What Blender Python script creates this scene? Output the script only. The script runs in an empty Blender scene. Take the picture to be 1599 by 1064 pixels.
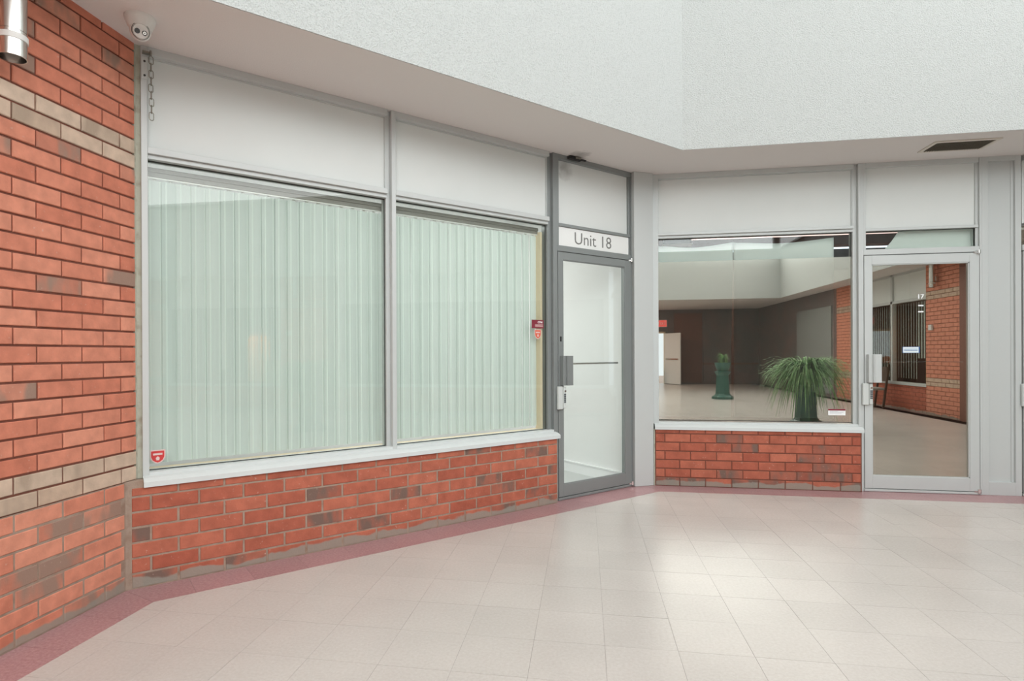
import bpy, bmesh, math, random
from mathutils import Vector, Matrix, noise
random.seed(7)
S = bpy.context.scene
COL = S.collection
R2 = math.sqrt(0.5)

# ---------------------------------------------------------------- camera
FPX, CX, CY = 912.2, 758.65, 553.43          # focal length and principal point in pixels of a 1599x1064 frame
ROLL, PITCH, YAW = math.radians(-.2554), math.radians(-.104), math.radians(9.66)
def _ray(v):
    x3, y3, z3 = v
    c, s = math.cos(ROLL), math.sin(ROLL); x = c*x3 - s*z3; z2 = s*x3 + c*z3
    c, s = math.cos(PITCH), math.sin(PITCH); y = c*y3 - s*z2; z = s*y3 + c*z2
    c, s = math.cos(YAW), math.sin(YAW)
    return Vector((c*x - s*y, s*x + c*y, z))
cd = bpy.data.cameras.new('camera'); cam = bpy.data.objects.new('camera', cd); COL.objects.link(cam)
cd.sensor_width = 36; cd.lens = FPX/1599*36
cd.shift_x = (799.5 - CX)/1599; cd.shift_y = (CY - 532)/1599
cd.clip_start = .05; cd.clip_end = 200
r_, f_, u_ = _ray((1, 0, 0)), _ray((0, 1, 0)), _ray((0, 0, 1))
M = Matrix(((r_.x, u_.x, -f_.x, 0), (r_.y, u_.y, -f_.y, 0), (r_.z, u_.z, -f_.z, 1.3), (0, 0, 0, 1)))
cam.matrix_world = M
S.camera = cam

# ---------------------------------------------------------------- world, lights, exposure
S.view_settings.view_transform = 'Standard'; S.view_settings.look = 'None'
S.view_settings.exposure = 0.36; S.view_settings.gamma = 1.0; S.view_settings.use_curve_mapping = False
W = bpy.data.worlds.new('world'); S.world = W; W.use_nodes = True
W.node_tree.nodes['Background'].inputs[0].default_value = (.80, .90, 1, 1)
W.node_tree.nodes['Background'].inputs[1].default_value = 1.4
def area(name, loc, sx, sy, power, col, rot=(0, 0, 0), spread=None):
    l = bpy.data.lights.new(name, 'AREA'); l.shape = 'RECTANGLE'; l.size = sx; l.size_y = sy
    l.energy = power; l.color = col
    if spread: l.spread = spread
    o = bpy.data.objects.new(name, l); COL.objects.link(o); o.location = loc; o.rotation_euler = rot
    return o
SKY_Z = 7.6
area('skylight_light', (2.2, -1.5, SKY_Z - .04), 7.9, 13.2, 225, (.93, .98, 1))
area('south_fill_light', (2.2, -8.22, 6.05), 7.6, 2.8, 340, (.94, .98, 1), (math.radians(90), 0, 0))  # added side light, evens out floor and walls
area('east_fill_light', (6.18, -1.5, 6.05), 2.8, 13.0, 300, (.98, .98, 1), (0, math.radians(90), 0))  # second added side light, from the east
area('unit_eighteen_light', (-1.80, 5.85, 2.86), 1.2, 1.2, 36, (1, .98, .97))
area('corridor_fill', (1.2, -10.8, 3.03), 1.15, .55, 60, (1, .80, .68))  # added fill lamp over the far corridor
area('west_fill', (-3.6, -3.5, 3.0), 1.5, 5.0, 100, (1, .93, .88))  # added fill lamp on the west side
area('unit_seventeen_fill', (2.6, 8.6, 2.9), 1.0, 1.0, 110, (1, .86, .74))  # added lamp that brightens the paper behind the mirror film

# ---------------------------------------------------------------- materials
def nd(nt, t, **k):
    n = nt.nodes.new(t)
    for a, b in k.items(): setattr(n, a, b)
    return n
def mat(name, col, rough=.5, metal=0., spec=.5, bump=None, noise_col=None, coat=0):
    """bump=(scale, strength, distance, detail); noise_col=(scale, other colour, lo, hi)"""
    m = bpy.data.materials.new(name); m.use_nodes = True; nt = m.node_tree
    b = nt.nodes['Principled BSDF']
    b.inputs['Base Color'].default_value = (*col, 1); b.inputs['Roughness'].default_value = rough
    b.inputs['Metallic'].default_value = metal; b.inputs['Specular IOR Level'].default_value = spec
    b.inputs['Coat Weight'].default_value = coat
    tc = nd(nt, 'ShaderNodeTexCoord')
    if bump:
        n = nd(nt, 'ShaderNodeTexNoise'); n.inputs['Scale'].default_value = bump[0]; n.inputs['Detail'].default_value = bump[3]
        nt.links.new(tc.outputs['Object'], n.inputs['Vector'])
        bp = nd(nt, 'ShaderNodeBump'); bp.inputs['Strength'].default_value = bump[1]; bp.inputs['Distance'].default_value = bump[2]
        nt.links.new(n.outputs['Fac'], bp.inputs['Height']); nt.links.new(bp.outputs['Normal'], b.inputs['Normal'])
    if noise_col:
        n = nd(nt, 'ShaderNodeTexNoise'); n.inputs['Scale'].default_value = noise_col[0]; n.inputs['Detail'].default_value = 4
        nt.links.new(tc.outputs['Object'], n.inputs['Vector'])
        mr = nd(nt, 'ShaderNodeMapRange'); mr.inputs[1].default_value = noise_col[2]; mr.inputs[2].default_value = noise_col[3]
        nt.links.new(n.outputs['Fac'], mr.inputs[0])
        mx = nd(nt, 'ShaderNodeMix', data_type='RGBA'); nt.links.new(mr.outputs[0], mx.inputs[0])
        mx.inputs[6].default_value = (*col, 1); mx.inputs[7].default_value = (*noise_col[1], 1)
        nt.links.new(mx.outputs[2], b.inputs['Base Color'])
    return m
def emit(name, col, s):
    m = bpy.data.materials.new(name); m.use_nodes = True; nt = m.node_tree; nt.nodes.clear()
    e = nd(nt, 'ShaderNodeEmission'); e.inputs[0].default_value = (*col, 1); e.inputs[1].default_value = s
    o = nd(nt, 'ShaderNodeOutputMaterial'); nt.links.new(e.outputs[0], o.inputs[0]); return m
def glass(name, tint, refl=None, ior=1.5, refl_tint=(1, 1, 1), rough=0.0):
    m = bpy.data.materials.new(name); m.use_nodes = True; nt = m.node_tree; nt.nodes.clear()
    t = nd(nt, 'ShaderNodeBsdfTransparent'); t.inputs[0].default_value = (*tint, 1)
    g = nd(nt, 'ShaderNodeBsdfGlossy'); g.inputs[0].default_value = (*refl_tint, 1); g.inputs['Roughness'].default_value = rough
    mx = nd(nt, 'ShaderNodeMixShader'); o = nd(nt, 'ShaderNodeOutputMaterial')
    if refl is None:
        f = nd(nt, 'ShaderNodeLayerWeight'); f.inputs[0].default_value = .5
        p = nd(nt, 'ShaderNodeMath', operation='POWER'); p.inputs[1].default_value = 5; nt.links.new(f.outputs['Facing'], p.inputs[0])
        a = nd(nt, 'ShaderNodeMath', operation='MULTIPLY_ADD'); a.inputs[1].default_value = .8; a.inputs[2].default_value = .030; nt.links.new(p.outputs[0], a.inputs[0])
        nt.links.new(a.outputs[0], mx.inputs[0])
    else: mx.inputs[0].default_value = refl
    nt.links.new(t.outputs[0], mx.inputs[1]); nt.links.new(g.outputs[0], mx.inputs[2]); nt.links.new(mx.outputs[0], o.inputs[0])
    return m

def brick_mat(name, c0, c1, dark, p_dark, stain=True):
    m = bpy.data.materials.new(name); m.use_nodes = True; nt = m.node_tree; L = nt.links
    b = nt.nodes['Principled BSDF']; b.inputs['Roughness'].default_value = .75; b.inputs['Specular IOR Level'].default_value = .3
    tc = nd(nt, 'ShaderNodeTexCoord'); oi = nd(nt, 'ShaderNodeObjectInfo'); geo = nd(nt, 'ShaderNodeNewGeometry')
    # base hue per brick
    r = nd(nt, 'ShaderNodeMix', data_type='RGBA'); r.inputs[6].default_value = (*c0, 1); r.inputs[7].default_value = (*c1, 1)
    L.new(oi.outputs['Random'], r.inputs[0])
    # mottling from world position
    n1 = nd(nt, 'ShaderNodeTexNoise'); n1.inputs['Scale'].default_value = 14; n1.inputs['Detail'].default_value = 6
    L.new(geo.outputs['Position'], n1.inputs['Vector'])
    mr1 = nd(nt, 'ShaderNodeMapRange'); mr1.inputs[1].default_value = .3; mr1.inputs[2].default_value = .7; mr1.inputs[3].default_value = .86; mr1.inputs[4].default_value = 1.14
    L.new(n1.outputs['Fac'], mr1.inputs[0])
    mu = nd(nt, 'ShaderNodeVectorMath', operation='SCALE'); L.new(r.outputs[2], mu.inputs[0]); L.new(mr1.outputs[0], mu.inputs['Scale'])
    # dark flashed bricks: random second channel
    w = nd(nt, 'ShaderNodeMath', operation='MULTIPLY'); w.inputs[1].default_value = 37.31; L.new(oi.outputs['Random'], w.inputs[0])
    fr = nd(nt, 'ShaderNodeMath', operation='FRACT'); L.new(w.outputs[0], fr.inputs[0])
    lt = nd(nt, 'ShaderNodeMath', operation='LESS_THAN'); lt.inputs[1].default_value = p_dark; L.new(fr.outputs[0], lt.inputs[0])
    mp = nd(nt, 'ShaderNodeMapping'); mp.inputs['Scale'].default_value = (1, 1, .45); L.new(geo.outputs['Position'], mp.inputs[0])
    n2 = nd(nt, 'ShaderNodeTexNoise'); n2.inputs['Scale'].default_value = 9; n2.inputs['Detail'].default_value = 2; L.new(mp.outputs[0], n2.inputs['Vector'])
    mr2 = nd(nt, 'ShaderNodeMapRange'); mr2.inputs[1].default_value = .42; mr2.inputs[2].default_value = .58; mr2.inputs[3].default_value = .25; L.new(n2.outputs['Fac'], mr2.inputs[0])
    mm = nd(nt, 'ShaderNodeMath', operation='MULTIPLY'); L.new(lt.outputs[0], mm.inputs[0]); L.new(mr2.outputs[0], mm.inputs[1])
    d = nd(nt, 'ShaderNodeMix', data_type='RGBA'); L.new(mm.outputs[0], d.inputs[0]); L.new(mu.outputs[0], d.inputs[6]); d.inputs[7].default_value = (*dark, 1)
    # pale scuffs
    n3 = nd(nt, 'ShaderNodeTexNoise'); n3.inputs['Scale'].default_value = 55; n3.inputs['Detail'].default_value = 3; L.new(geo.outputs['Position'], n3.inputs['Vector'])
    mr3 = nd(nt, 'ShaderNodeMapRange'); mr3.inputs[1].default_value = .66; mr3.inputs[2].default_value = .8; mr3.inputs[4].default_value = .55; L.new(n3.outputs['Fac'], mr3.inputs[0])
    s3 = nd(nt, 'ShaderNodeMix', data_type='RGBA'); L.new(mr3.outputs[0], s3.inputs[0]); L.new(d.outputs[2], s3.inputs[6]); s3.inputs[7].default_value = (.62, .45, .38, 1)
    out = s3.outputs[2]
    if stain:   # grey cement smear along the foot of the wall (a stain on the bricks themselves)
        sp = nd(nt, 'ShaderNodeSeparateXYZ'); L.new(geo.outputs['Position'], sp.inputs[0])
        n4 = nd(nt, 'ShaderNodeTexNoise'); n4.inputs['Scale'].default_value = 5; n4.inputs['Detail'].default_value = 3; L.new(geo.outputs['Position'], n4.inputs['Vector'])
        a = nd(nt, 'ShaderNodeMath', operation='MULTIPLY_ADD'); a.inputs[1].default_value = -.11; L.new(n4.outputs['Fac'], a.inputs[0]); L.new(sp.outputs[2], a.inputs[2])
        mr = nd(nt, 'ShaderNodeMapRange'); mr.inputs[1].default_value = -.012; mr.inputs[2].default_value = .0; mr.inputs[3].default_value = .85; mr.inputs[4].default_value = 0; L.new(a.outputs[0], mr.inputs[0])
        sm = nd(nt, 'ShaderNodeMix', data_type='RGBA'); L.new(mr.outputs[0], sm.inputs[0]); L.new(out, sm.inputs[6]); sm.inputs[7].default_value = (.30, .28, .235, 1)
        out = sm.outputs[2]
    L.new(out, b.inputs['Base Color'])
    bp = nd(nt, 'ShaderNodeBump'); bp.inputs['Strength'].default_value = .35; bp.inputs['Distance'].default_value = .004
    n5 = nd(nt, 'ShaderNodeTexNoise'); n5.inputs['Scale'].default_value = 90; n5.inputs['Detail'].default_value = 4; L.new(geo.outputs['Position'], n5.inputs['Vector'])
    L.new(n5.outputs['Fac'], bp.inputs['Height']); L.new(bp.outputs['Normal'], b.inputs['Normal'])
    return m

def speckle_mat(name, base, a, bcol, rough, per_tile=.04, smear=True):
    m = bpy.data.materials.new(name); m.use_nodes = True; nt = m.node_tree; L = nt.links
    b = nt.nodes['Principled BSDF']; b.inputs['Roughness'].default_value = rough; b.inputs['Specular IOR Level'].default_value = .38
    geo = nd(nt, 'ShaderNodeNewGeometry'); oi = nd(nt, 'ShaderNodeObjectInfo')
    n = nd(nt, 'ShaderNodeTexNoise'); n.inputs['Scale'].default_value = 70; n.inputs['Detail'].default_value = 5; n.inputs['Roughness'].default_value = .7
    L.new(geo.outputs['Position'], n.inputs['Vector'])
    cr = nd(nt, 'ShaderNodeValToRGB'); cr.color_ramp.elements[0].position = .26; cr.color_ramp.elements[0].color = (*a, 1)
    cr.color_ramp.elements[1].position = .76; cr.color_ramp.elements[1].color = (*bcol, 1)
    e = cr.color_ramp.elements.new(.5); e.color = (*base, 1); L.new(n.outputs['Fac'], cr.inputs[0])
    mr = nd(nt, 'ShaderNodeMapRange'); mr.inputs[3].default_value = 1 - per_tile; mr.inputs[4].default_value = 1 + per_tile; L.new(oi.outputs['Random'], mr.inputs[0])
    n2 = nd(nt, 'ShaderNodeTexNoise'); n2.inputs['Scale'].default_value = 1.6; n2.inputs['Detail'].default_value = 3; L.new(geo.outputs['Position'], n2.inputs['Vector'])
    mr2 = nd(nt, 'ShaderNodeMapRange'); mr2.inputs[1].default_value = .3; mr2.inputs[2].default_value = .7; mr2.inputs[3].default_value = .95; mr2.inputs[4].default_value = 1.05; L.new(n2.outputs['Fac'], mr2.inputs[0])
    mu = nd(nt, 'ShaderNodeMath', operation='MULTIPLY'); L.new(mr.outputs[0], mu.inputs[0]); L.new(mr2.outputs[0], mu.inputs[1])
    sc = nd(nt, 'ShaderNodeVectorMath', operation='SCALE'); L.new(cr.outputs[0], sc.inputs[0]); L.new(mu.outputs[0], sc.inputs['Scale'])
    L.new(sc.outputs[0], b.inputs['Base Color'])
    # gloss varies with wear; slight waviness
    n3 = nd(nt, 'ShaderNodeTexNoise'); n3.inputs['Scale'].default_value = 6; n3.inputs['Detail'].default_value = 6; L.new(geo.outputs['Position'], n3.inputs['Vector'])
    mr3 = nd(nt, 'ShaderNodeMapRange'); mr3.inputs[1].default_value = .3; mr3.inputs[2].default_value = .7; mr3.inputs[3].default_value = rough - .02; mr3.inputs[4].default_value = rough + .05; L.new(n3.outputs['Fac'], mr3.inputs[0])

    n4 = nd(nt, 'ShaderNodeTexNoise'); n4.inputs['Scale'].default_value = 3.5; n4.inputs['Detail'].default_value = 2; L.new(geo.outputs['Position'], n4.inputs['Vector'])
    bp = nd(nt, 'ShaderNodeBump'); bp.inputs['Strength'].default_value = .12; bp.inputs['Distance'].default_value = .004
    L.new(n4.outputs['Fac'], bp.inputs['Height']); L.new(bp.outputs['Normal'], b.inputs['Normal'])
    return m

MT = {}
MT['stucco'] = mat('stucco', (.565, .585, .57), .9, bump=(120, .85, .010, 3), noise_col=(120, (.46, .48, .465), .50, .68))
MT['soffit'] = mat('soffit_paint', (.74, .70, .675), .9, bump=(120, .3, .004, 2))
MT['frame'] = mat('painted_aluminium', (.57, .595, .585), .45, metal=.1, spec=.4)
MT['sill'] = mat('white_sill_paint', (.66, .69, .68), .4, spec=.5)
MT['framegrey'] = mat('anodised_aluminium', (.265, .285, .28), .42, metal=.25)
MT['panel'] = mat('infill_panel', (.74, .765, .745), .6, spec=.3, noise_col=(1.2, (.70, .73, .71), .4, .7))
MT['sealant'] = mat('old_sealant', (.42, .42, .34), .8, bump=(40, .6, .006, 3), noise_col=(14, (.26, .22, .16), .5, .75))
MT['brickA'] = brick_mat('brick_red_warm', (.56, .185, .115), (.68, .28, .185), (.33, .21, .16), .15)
MT['brickB'] = brick_mat('brick_red_deep', (.38, .10, .06), (.48, .15, .092), (.19, .12, .095), .15)
MT['tan'] = brick_mat('brick_tan', (.53, .385, .285), (.63, .485, .375), (.42, .32, .24), .3, stain=False)
MT['mortar_dark'] = mat('mortar_dark', (.20, .075, .05), .95, bump=(60, .6, .006, 3))
MT['mortar_light'] = mat('mortar_light', (.36, .27, .21), .95, bump=(60, .6, .006, 3), noise_col=(12, (.27, .17, .12), .45, .7))
MT['tile'] = speckle_mat('vinyl_tile', (.575, .525, .485), (.53, .475, .435), (.62, .575, .54), .265, per_tile=.022)
MT['bordertile'] = speckle_mat('border_tile', (.42, .235, .24), (.32, .155, .165), (.54, .35, .35), .28)
MT['seam'] = mat('tile_seam', (.30, .26, .23), .8)
MT['vane'] = None
MT['glass'] = glass('window_glass', (.955, .98, .965), ior=1.5)
MT['film'] = glass('mirror_film', (.80, .80, .82), refl=.50, refl_tint=(.92, .90, .80), rough=.006)
MT['black'] = mat('black_rubber', (.015, .016, .016), .6)
MT['darkgasket'] = mat('dark_gasket', (.05, .055, .05), .6)
MT['steel'] = mat('brushed_steel', (.72, .71, .68), .22, metal=1.0)
MT['chrome'] = mat('bright_steel', (.85, .85, .84), .15, metal=1.0)
MT['galv'] = mat('galvanised_steel', (.33, .33, .29), .38, metal=.9, noise_col=(60, (.25, .22, .17), .5, .75))
MT['whiteplastic'] = mat('white_plastic', (.78, .77, .74), .35)
MT['greyplastic'] = mat('grey_plastic', (.62, .65, .63), .4)
MT['keys'] = mat('dark_keys', (.06, .07, .08), .4)
MT['lens'] = mat('camera_lens', (.02, .018, .02), .1, coat=.5)
MT['signwhite'] = mat('sign_white', (.84, .85, .83), .4)
MT['signgrey'] = mat('sign_lettering_grey', (.17, .17, .16), .5)
MT['white'] = mat('white_vinyl', (.9, .9, .9), .4)
MT['red'] = mat('red_vinyl', (.62, .05, .05), .4)
MT['burg'] = mat('burgundy_vinyl', (.24, .03, .05), .4)
MT['pale'] = mat('pale_print', (.75, .55, .52), .5)
MT['greyprint'] = mat('grey_print', (.40, .42, .46), .5)
MT['blue'] = mat('blue_print', (.05, .14, .36), .4)
MT['intwhite'] = mat('interior_white_paint', (.86, .86, .85), .7)
MT['intfloor'] = mat('interior_floor', (.55, .56, .55), .35)
MT['intdark'] = mat('interior_dark_brown', (.10, .065, .05), .8)
MT['intceil'] = mat('interior_dark_ceiling', (.13, .085, .07), .9)
MT['cream'] = mat('cream_trim', (.80, .66, .47), .5)
MT['track'] = mat('blind_track', (.26, .24, .215), .38, spec=.4)
MT['wallpaint'] = mat('beige_wall_paint', (.55, .52, .46), .8)
MT['darkwall'] = mat('dark_partition', (.15, .12, .115), .45, noise_col=(1.5, (.22, .14, .13), .4, .7))
MT['darkbrown'] = mat('dark_brown_panel', (.20, .08, .055), .6)
MT['vent'] = mat('vent_louver', (.20, .165, .12), .5)
MT['ventframe'] = mat('vent_frame_paint', (.66, .61, .54), .6)
MT['fern'] = mat('fern_green', (.16, .34, .12), .6, noise_col=(9, (.36, .55, .26), .42, .6))
MT['pot'] = mat('green_glazed_pot', (.035, .12, .095), .3)
MT['wood'] = mat('dark_wood', (.07, .045, .03), .4)
MT['cushion'] = mat('grey_cushion', (.35, .33, .30), .9)
MT['exitred'] = emit('exit_sign_red', (1, .12, .10), .9)
MT['exitsign'] = MT['exitred']
MT['glow_bar'] = emit('pink_glow', (1, .72, .66), 1.1)  # glow of the added pinkish strip, not a lamp

def vane_mat():
    m = bpy.data.materials.new('vane_vinyl'); m.use_nodes = True; nt = m.node_tree; L = nt.links; nt.nodes.clear()
    d = nd(nt, 'ShaderNodeBsdfDiffuse'); t = nd(nt, 'ShaderNodeBsdfTranslucent'); o = nd(nt, 'ShaderNodeOutputMaterial')
    oi = nd(nt, 'ShaderNodeObjectInfo')
    mx = nd(nt, 'ShaderNodeMix', data_type='RGBA'); mx.inputs[6].default_value = (.66, .71, .68, 1); mx.inputs[7].default_value = (.73, .765, .74, 1)
    tc = nd(nt, 'ShaderNodeTexCoord'); sx = nd(nt, 'ShaderNodeSeparateXYZ'); L.new(tc.outputs['Object'], sx.inputs[0])
    st = None      # two paler lines down the ribs of each vane
    for c_ in (-.028, .028):
        a = nd(nt, 'ShaderNodeMath', operation='SUBTRACT'); a.inputs[1].default_value = c_; L.new(sx.outputs[0], a.inputs[0])
        b = nd(nt, 'ShaderNodeMath', operation='ABSOLUTE'); L.new(a.outputs[0], b.inputs[0])
        c = nd(nt, 'ShaderNodeMapRange'); c.inputs[1].default_value = .0015; c.inputs[2].default_value = .006; c.inputs[3].default_value = 1; c.inputs[4].default_value = 0; L.new(b.outputs[0], c.inputs[0])
        if st is None: st = c.outputs[0]
        else:
            m_ = nd(nt, 'ShaderNodeMath', operation='MAXIMUM'); L.new(st, m_.inputs[0]); L.new(c.outputs[0], m_.inputs[1]); st = m_.outputs[0]
    m2 = nd(nt, 'ShaderNodeMix', data_type='RGBA'); L.new(st, m2.inputs[0]); L.new(mx.outputs[2], m2.inputs[6]); m2.inputs[7].default_value = (.84, .90, .85, 1)
    L.new(oi.outputs['Random'], mx.inputs[0]); L.new(m2.outputs[2], d.inputs[0])
    t.inputs[0].default_value = (.62, .69, .65, 1)
    ms = nd(nt, 'ShaderNodeMixShader'); ms.inputs[0].default_value = .28
    L.new(d.outputs[0], ms.inputs[1]); L.new(t.outputs[0], ms.inputs[2]); L.new(ms.outputs[0], o.inputs[0]); return m
def stain(m, c, rad, col, amt, sq=(1, 1, 1)):
    nt = m.node_tree; b = nt.nodes['Principled BSDF']; L = nt.links
    geo = nd(nt, 'ShaderNodeNewGeometry'); sb = nd(nt, 'ShaderNodeVectorMath', operation='SUBTRACT'); sb.inputs[1].default_value = c
    L.new(geo.outputs['Position'], sb.inputs[0])
    n = nd(nt, 'ShaderNodeTexNoise'); n.inputs['Scale'].default_value = 16; n.inputs['Detail'].default_value = 3; L.new(geo.outputs['Position'], n.inputs['Vector'])
    ln = nd(nt, 'ShaderNodeVectorMath', operation='LENGTH'); L.new(sb.outputs[0], ln.inputs[0])
    a = nd(nt, 'ShaderNodeMath', operation='MULTIPLY_ADD'); a.inputs[1].default_value = rad*.9; L.new(n.outputs['Fac'], a.inputs[0]); L.new(ln.outputs['Value'], a.inputs[2])
    mr = nd(nt, 'ShaderNodeMapRange'); mr.inputs[1].default_value = rad*.45; mr.inputs[2].default_value = rad*1.25; mr.inputs[3].default_value = amt; mr.inputs[4].default_value = 0; L.new(a.outputs[0], mr.inputs[0])
    mx = nd(nt, 'ShaderNodeMix', data_type='RGBA'); L.new(mr.outputs[0], mx.inputs[0]); mx.inputs[7].default_value = (*col, 1)
    if b.inputs['Base Color'].links: L.new(b.inputs['Base Color'].links[0].from_socket, mx.inputs[6])
    else: mx.inputs[6].default_value = b.inputs['Base Color'].default_value
    L.new(mx.outputs[2], b.inputs['Base Color'])
_s = FBW = (-2.492 + 3.43*R2, 2.831 + 3.43*R2)
stain(MT['soffit'], (_s[0] + .03, _s[1] - .03, 3.05), .13, (.12, .11, .10), .75)
MT['panel_sooty'] = mat('infill_panel_sooty', (.74, .765, .745), .6, spec=.3)
stain(MT['panel_sooty'], (_s[0] - .12, _s[1] + .02, 2.95), .15, (.16, .155, .15), .6)
MT['vane'] = vane_mat()
def paper_mat():
    m = bpy.data.materials.new('paper'); m.use_nodes = True; nt = m.node_tree; L = nt.links; nt.nodes.clear()
    d = nd(nt, 'ShaderNodeBsdfDiffuse'); t = nd(nt, 'ShaderNodeBsdfTranslucent'); o = nd(nt, 'ShaderNodeOutputMaterial')
    d.inputs[0].default_value = (.84, .88, .85, 1); t.inputs[0].default_value = (.84, .88, .85, 1)
    ms = nd(nt, 'ShaderNodeMixShader'); ms.inputs[0].default_value = .25
    L.new(d.outputs[0], ms.inputs[1]); L.new(t.outputs[0], ms.inputs[2]); L.new(ms.outputs[0], o.inputs[0]); return m
MT['paper'] = paper_mat()

# ---------------------------------------------------------------- helpers
class Frame:
    """wall frame: u along the wall, d into the wall, z up"""
    def __init__(s, ox, oy, ang): s.o = Vector((ox, oy)); s.a = ang; s.c, s.s = math.cos(ang), math.sin(ang)
    def w(s, u, d, z): return Vector((s.o.x + s.c*u - s.s*d, s.o.y + s.s*u + s.c*d, z))
FA = Frame(-2.492, 0, math.pi/2)
FB = Frame(-2.492, 2.831, math.pi/4)
FC = Frame(0, 5.897, 0)
FE = Frame(6.87, 0, -math.pi/2)          # east wall: u = -y
FS = Frame(0, -13.0, math.pi)            # south wall: u = -x
FG = Frame(0, 0, 0)

def tag(o, label=None, cat=None, group=None, kind=None):
    if label: o['label'] = label
    if cat: o['category'] = cat
    if group: o['group'] = group
    if kind: o['kind'] = kind
    return o
def thing(name, F, u, d, z, label=None, cat=None, group=None, kind=None, parent=None):
    o = bpy.data.objects.new(name, None); COL.objects.link(o); o.empty_display_size = .1
    if parent is None:
        o.location = F.w(u, d, z); o.rotation_euler = (0, 0, F.a)
    else: o.parent = parent; o.location = (u, d, z)
    o['_o'] = 0; del o['_o']
    return tag(o, label, cat, group, kind)
def obj(name, me, m=None, parent=None, loc=(0, 0, 0), rot=(0, 0, 0), label=None, kind=None, cat=None, group=None):
    if isinstance(me, bmesh.types.BMesh):
        bm = me; me = bpy.data.meshes.new(name); bmesh.ops.recalc_face_normals(bm, faces=bm.faces); bm.to_mesh(me); bm.free()
    if m is not None and len(me.materials) == 0: me.materials.append(MT[m] if isinstance(m, str) else m)
    o = bpy.data.objects.new(name, me); COL.objects.link(o)
    o.parent = parent; o.location = loc; o.rotation_euler = rot
    return tag(o, label, cat, group, kind)
def bx(bm, x0, x1, y0, y1, z0, z1, bev=0):
    vs = [bm.verts.new((x, y, z)) for x in (x0, x1) for y in (y0, y1) for z in (z0, z1)]
    fs = [bm.faces.new([vs[i] for i in q]) for q in ((0, 1, 3, 2), (4, 6, 7, 5), (0, 4, 5, 1), (2, 3, 7, 6), (0, 2, 6, 4), (1, 5, 7, 3))]
    if bev:
        es = list({e for f in fs for e in f.edges}); bmesh.ops.bevel(bm, geom=es, offset=bev, segments=1, affect='EDGES')
    return bm
def boxes(name, lst, m, parent=None, bev=.0015, **k):
    bm = bmesh.new()
    for b in lst: bx(bm, *b, bev=bev)
    return obj(name, bm, m, parent, **k)
def prism(poly, z0, z1, bm=None):
    bm = bm or bmesh.new(); lo = [bm.verts.new((x, y, z0)) for x, y in poly]; hi = [bm.verts.new((x, y, z1)) for x, y in poly]
    bm.faces.new(lo[::-1]); bm.faces.new(hi); n = len(poly)
    for i in range(n): bm.faces.new((lo[i], lo[(i+1) % n], hi[(i+1) % n], hi[i]))
    return bm
def vprism(poly, d0, d1, bm=None):
    """polygon in (u,z), extruded in d"""
    bm = bm or bmesh.new(); lo = [bm.verts.new((x, d0, z)) for x, z in poly]; hi = [bm.verts.new((x, d1, z)) for x, z in poly]
    bm.faces.new(lo); bm.faces.new(hi[::-1]); n = len(poly)
    for i in range(n): bm.faces.new((lo[i], lo[(i+1) % n], hi[(i+1) % n], hi[i]))
    return bm
def cyl(bm, c, r, h, axis='z', n=24, r2=None):
    r2 = r if r2 is None else r2
    ring = lambda rr, t: [(rr*math.cos(2*math.pi*i/n), rr*math.sin(2*math.pi*i/n), t) for i in range(n)]
    def mp(p):
        x, y, z = p
        if axis == 'y': x, y, z = x, z, y
        if axis == 'x': x, y, z = z, y, x
        return (x + c[0], y + c[1], z + c[2])
    a = [bm.verts.new(mp(p)) for p in ring(r, 0)]; b = [bm.verts.new(mp(p)) for p in ring(r2, h)]
    bm.faces.new(a); bm.faces.new(b)
    for i in range(n): bm.faces.new((a[i], a[(i+1) % n], b[(i+1) % n], b[i]))
    return bm
def lathe(bm, prof, n=28, c=(0, 0, 0), caps=True):
    rings = [[bm.verts.new((c[0] + r*math.cos(2*math.pi*i/n), c[1] + r*math.sin(2*math.pi*i/n), c[2] + z)) for i in range(n)] for r, z in prof]
    for a, b in zip(rings, rings[1:]):
        for i in range(n): bm.faces.new((a[i], a[(i+1) % n], b[(i+1) % n], b[i]))
    if caps: bm.faces.new(rings[0]); bm.faces.new(rings[-1])
    return bm
def smooth(o, ang=40):
    for p in o.data.polygons: p.use_smooth = True
    try: o.data.set_sharp_from_angle(angle=math.radians(ang))
    except Exception: pass
    return o
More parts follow.
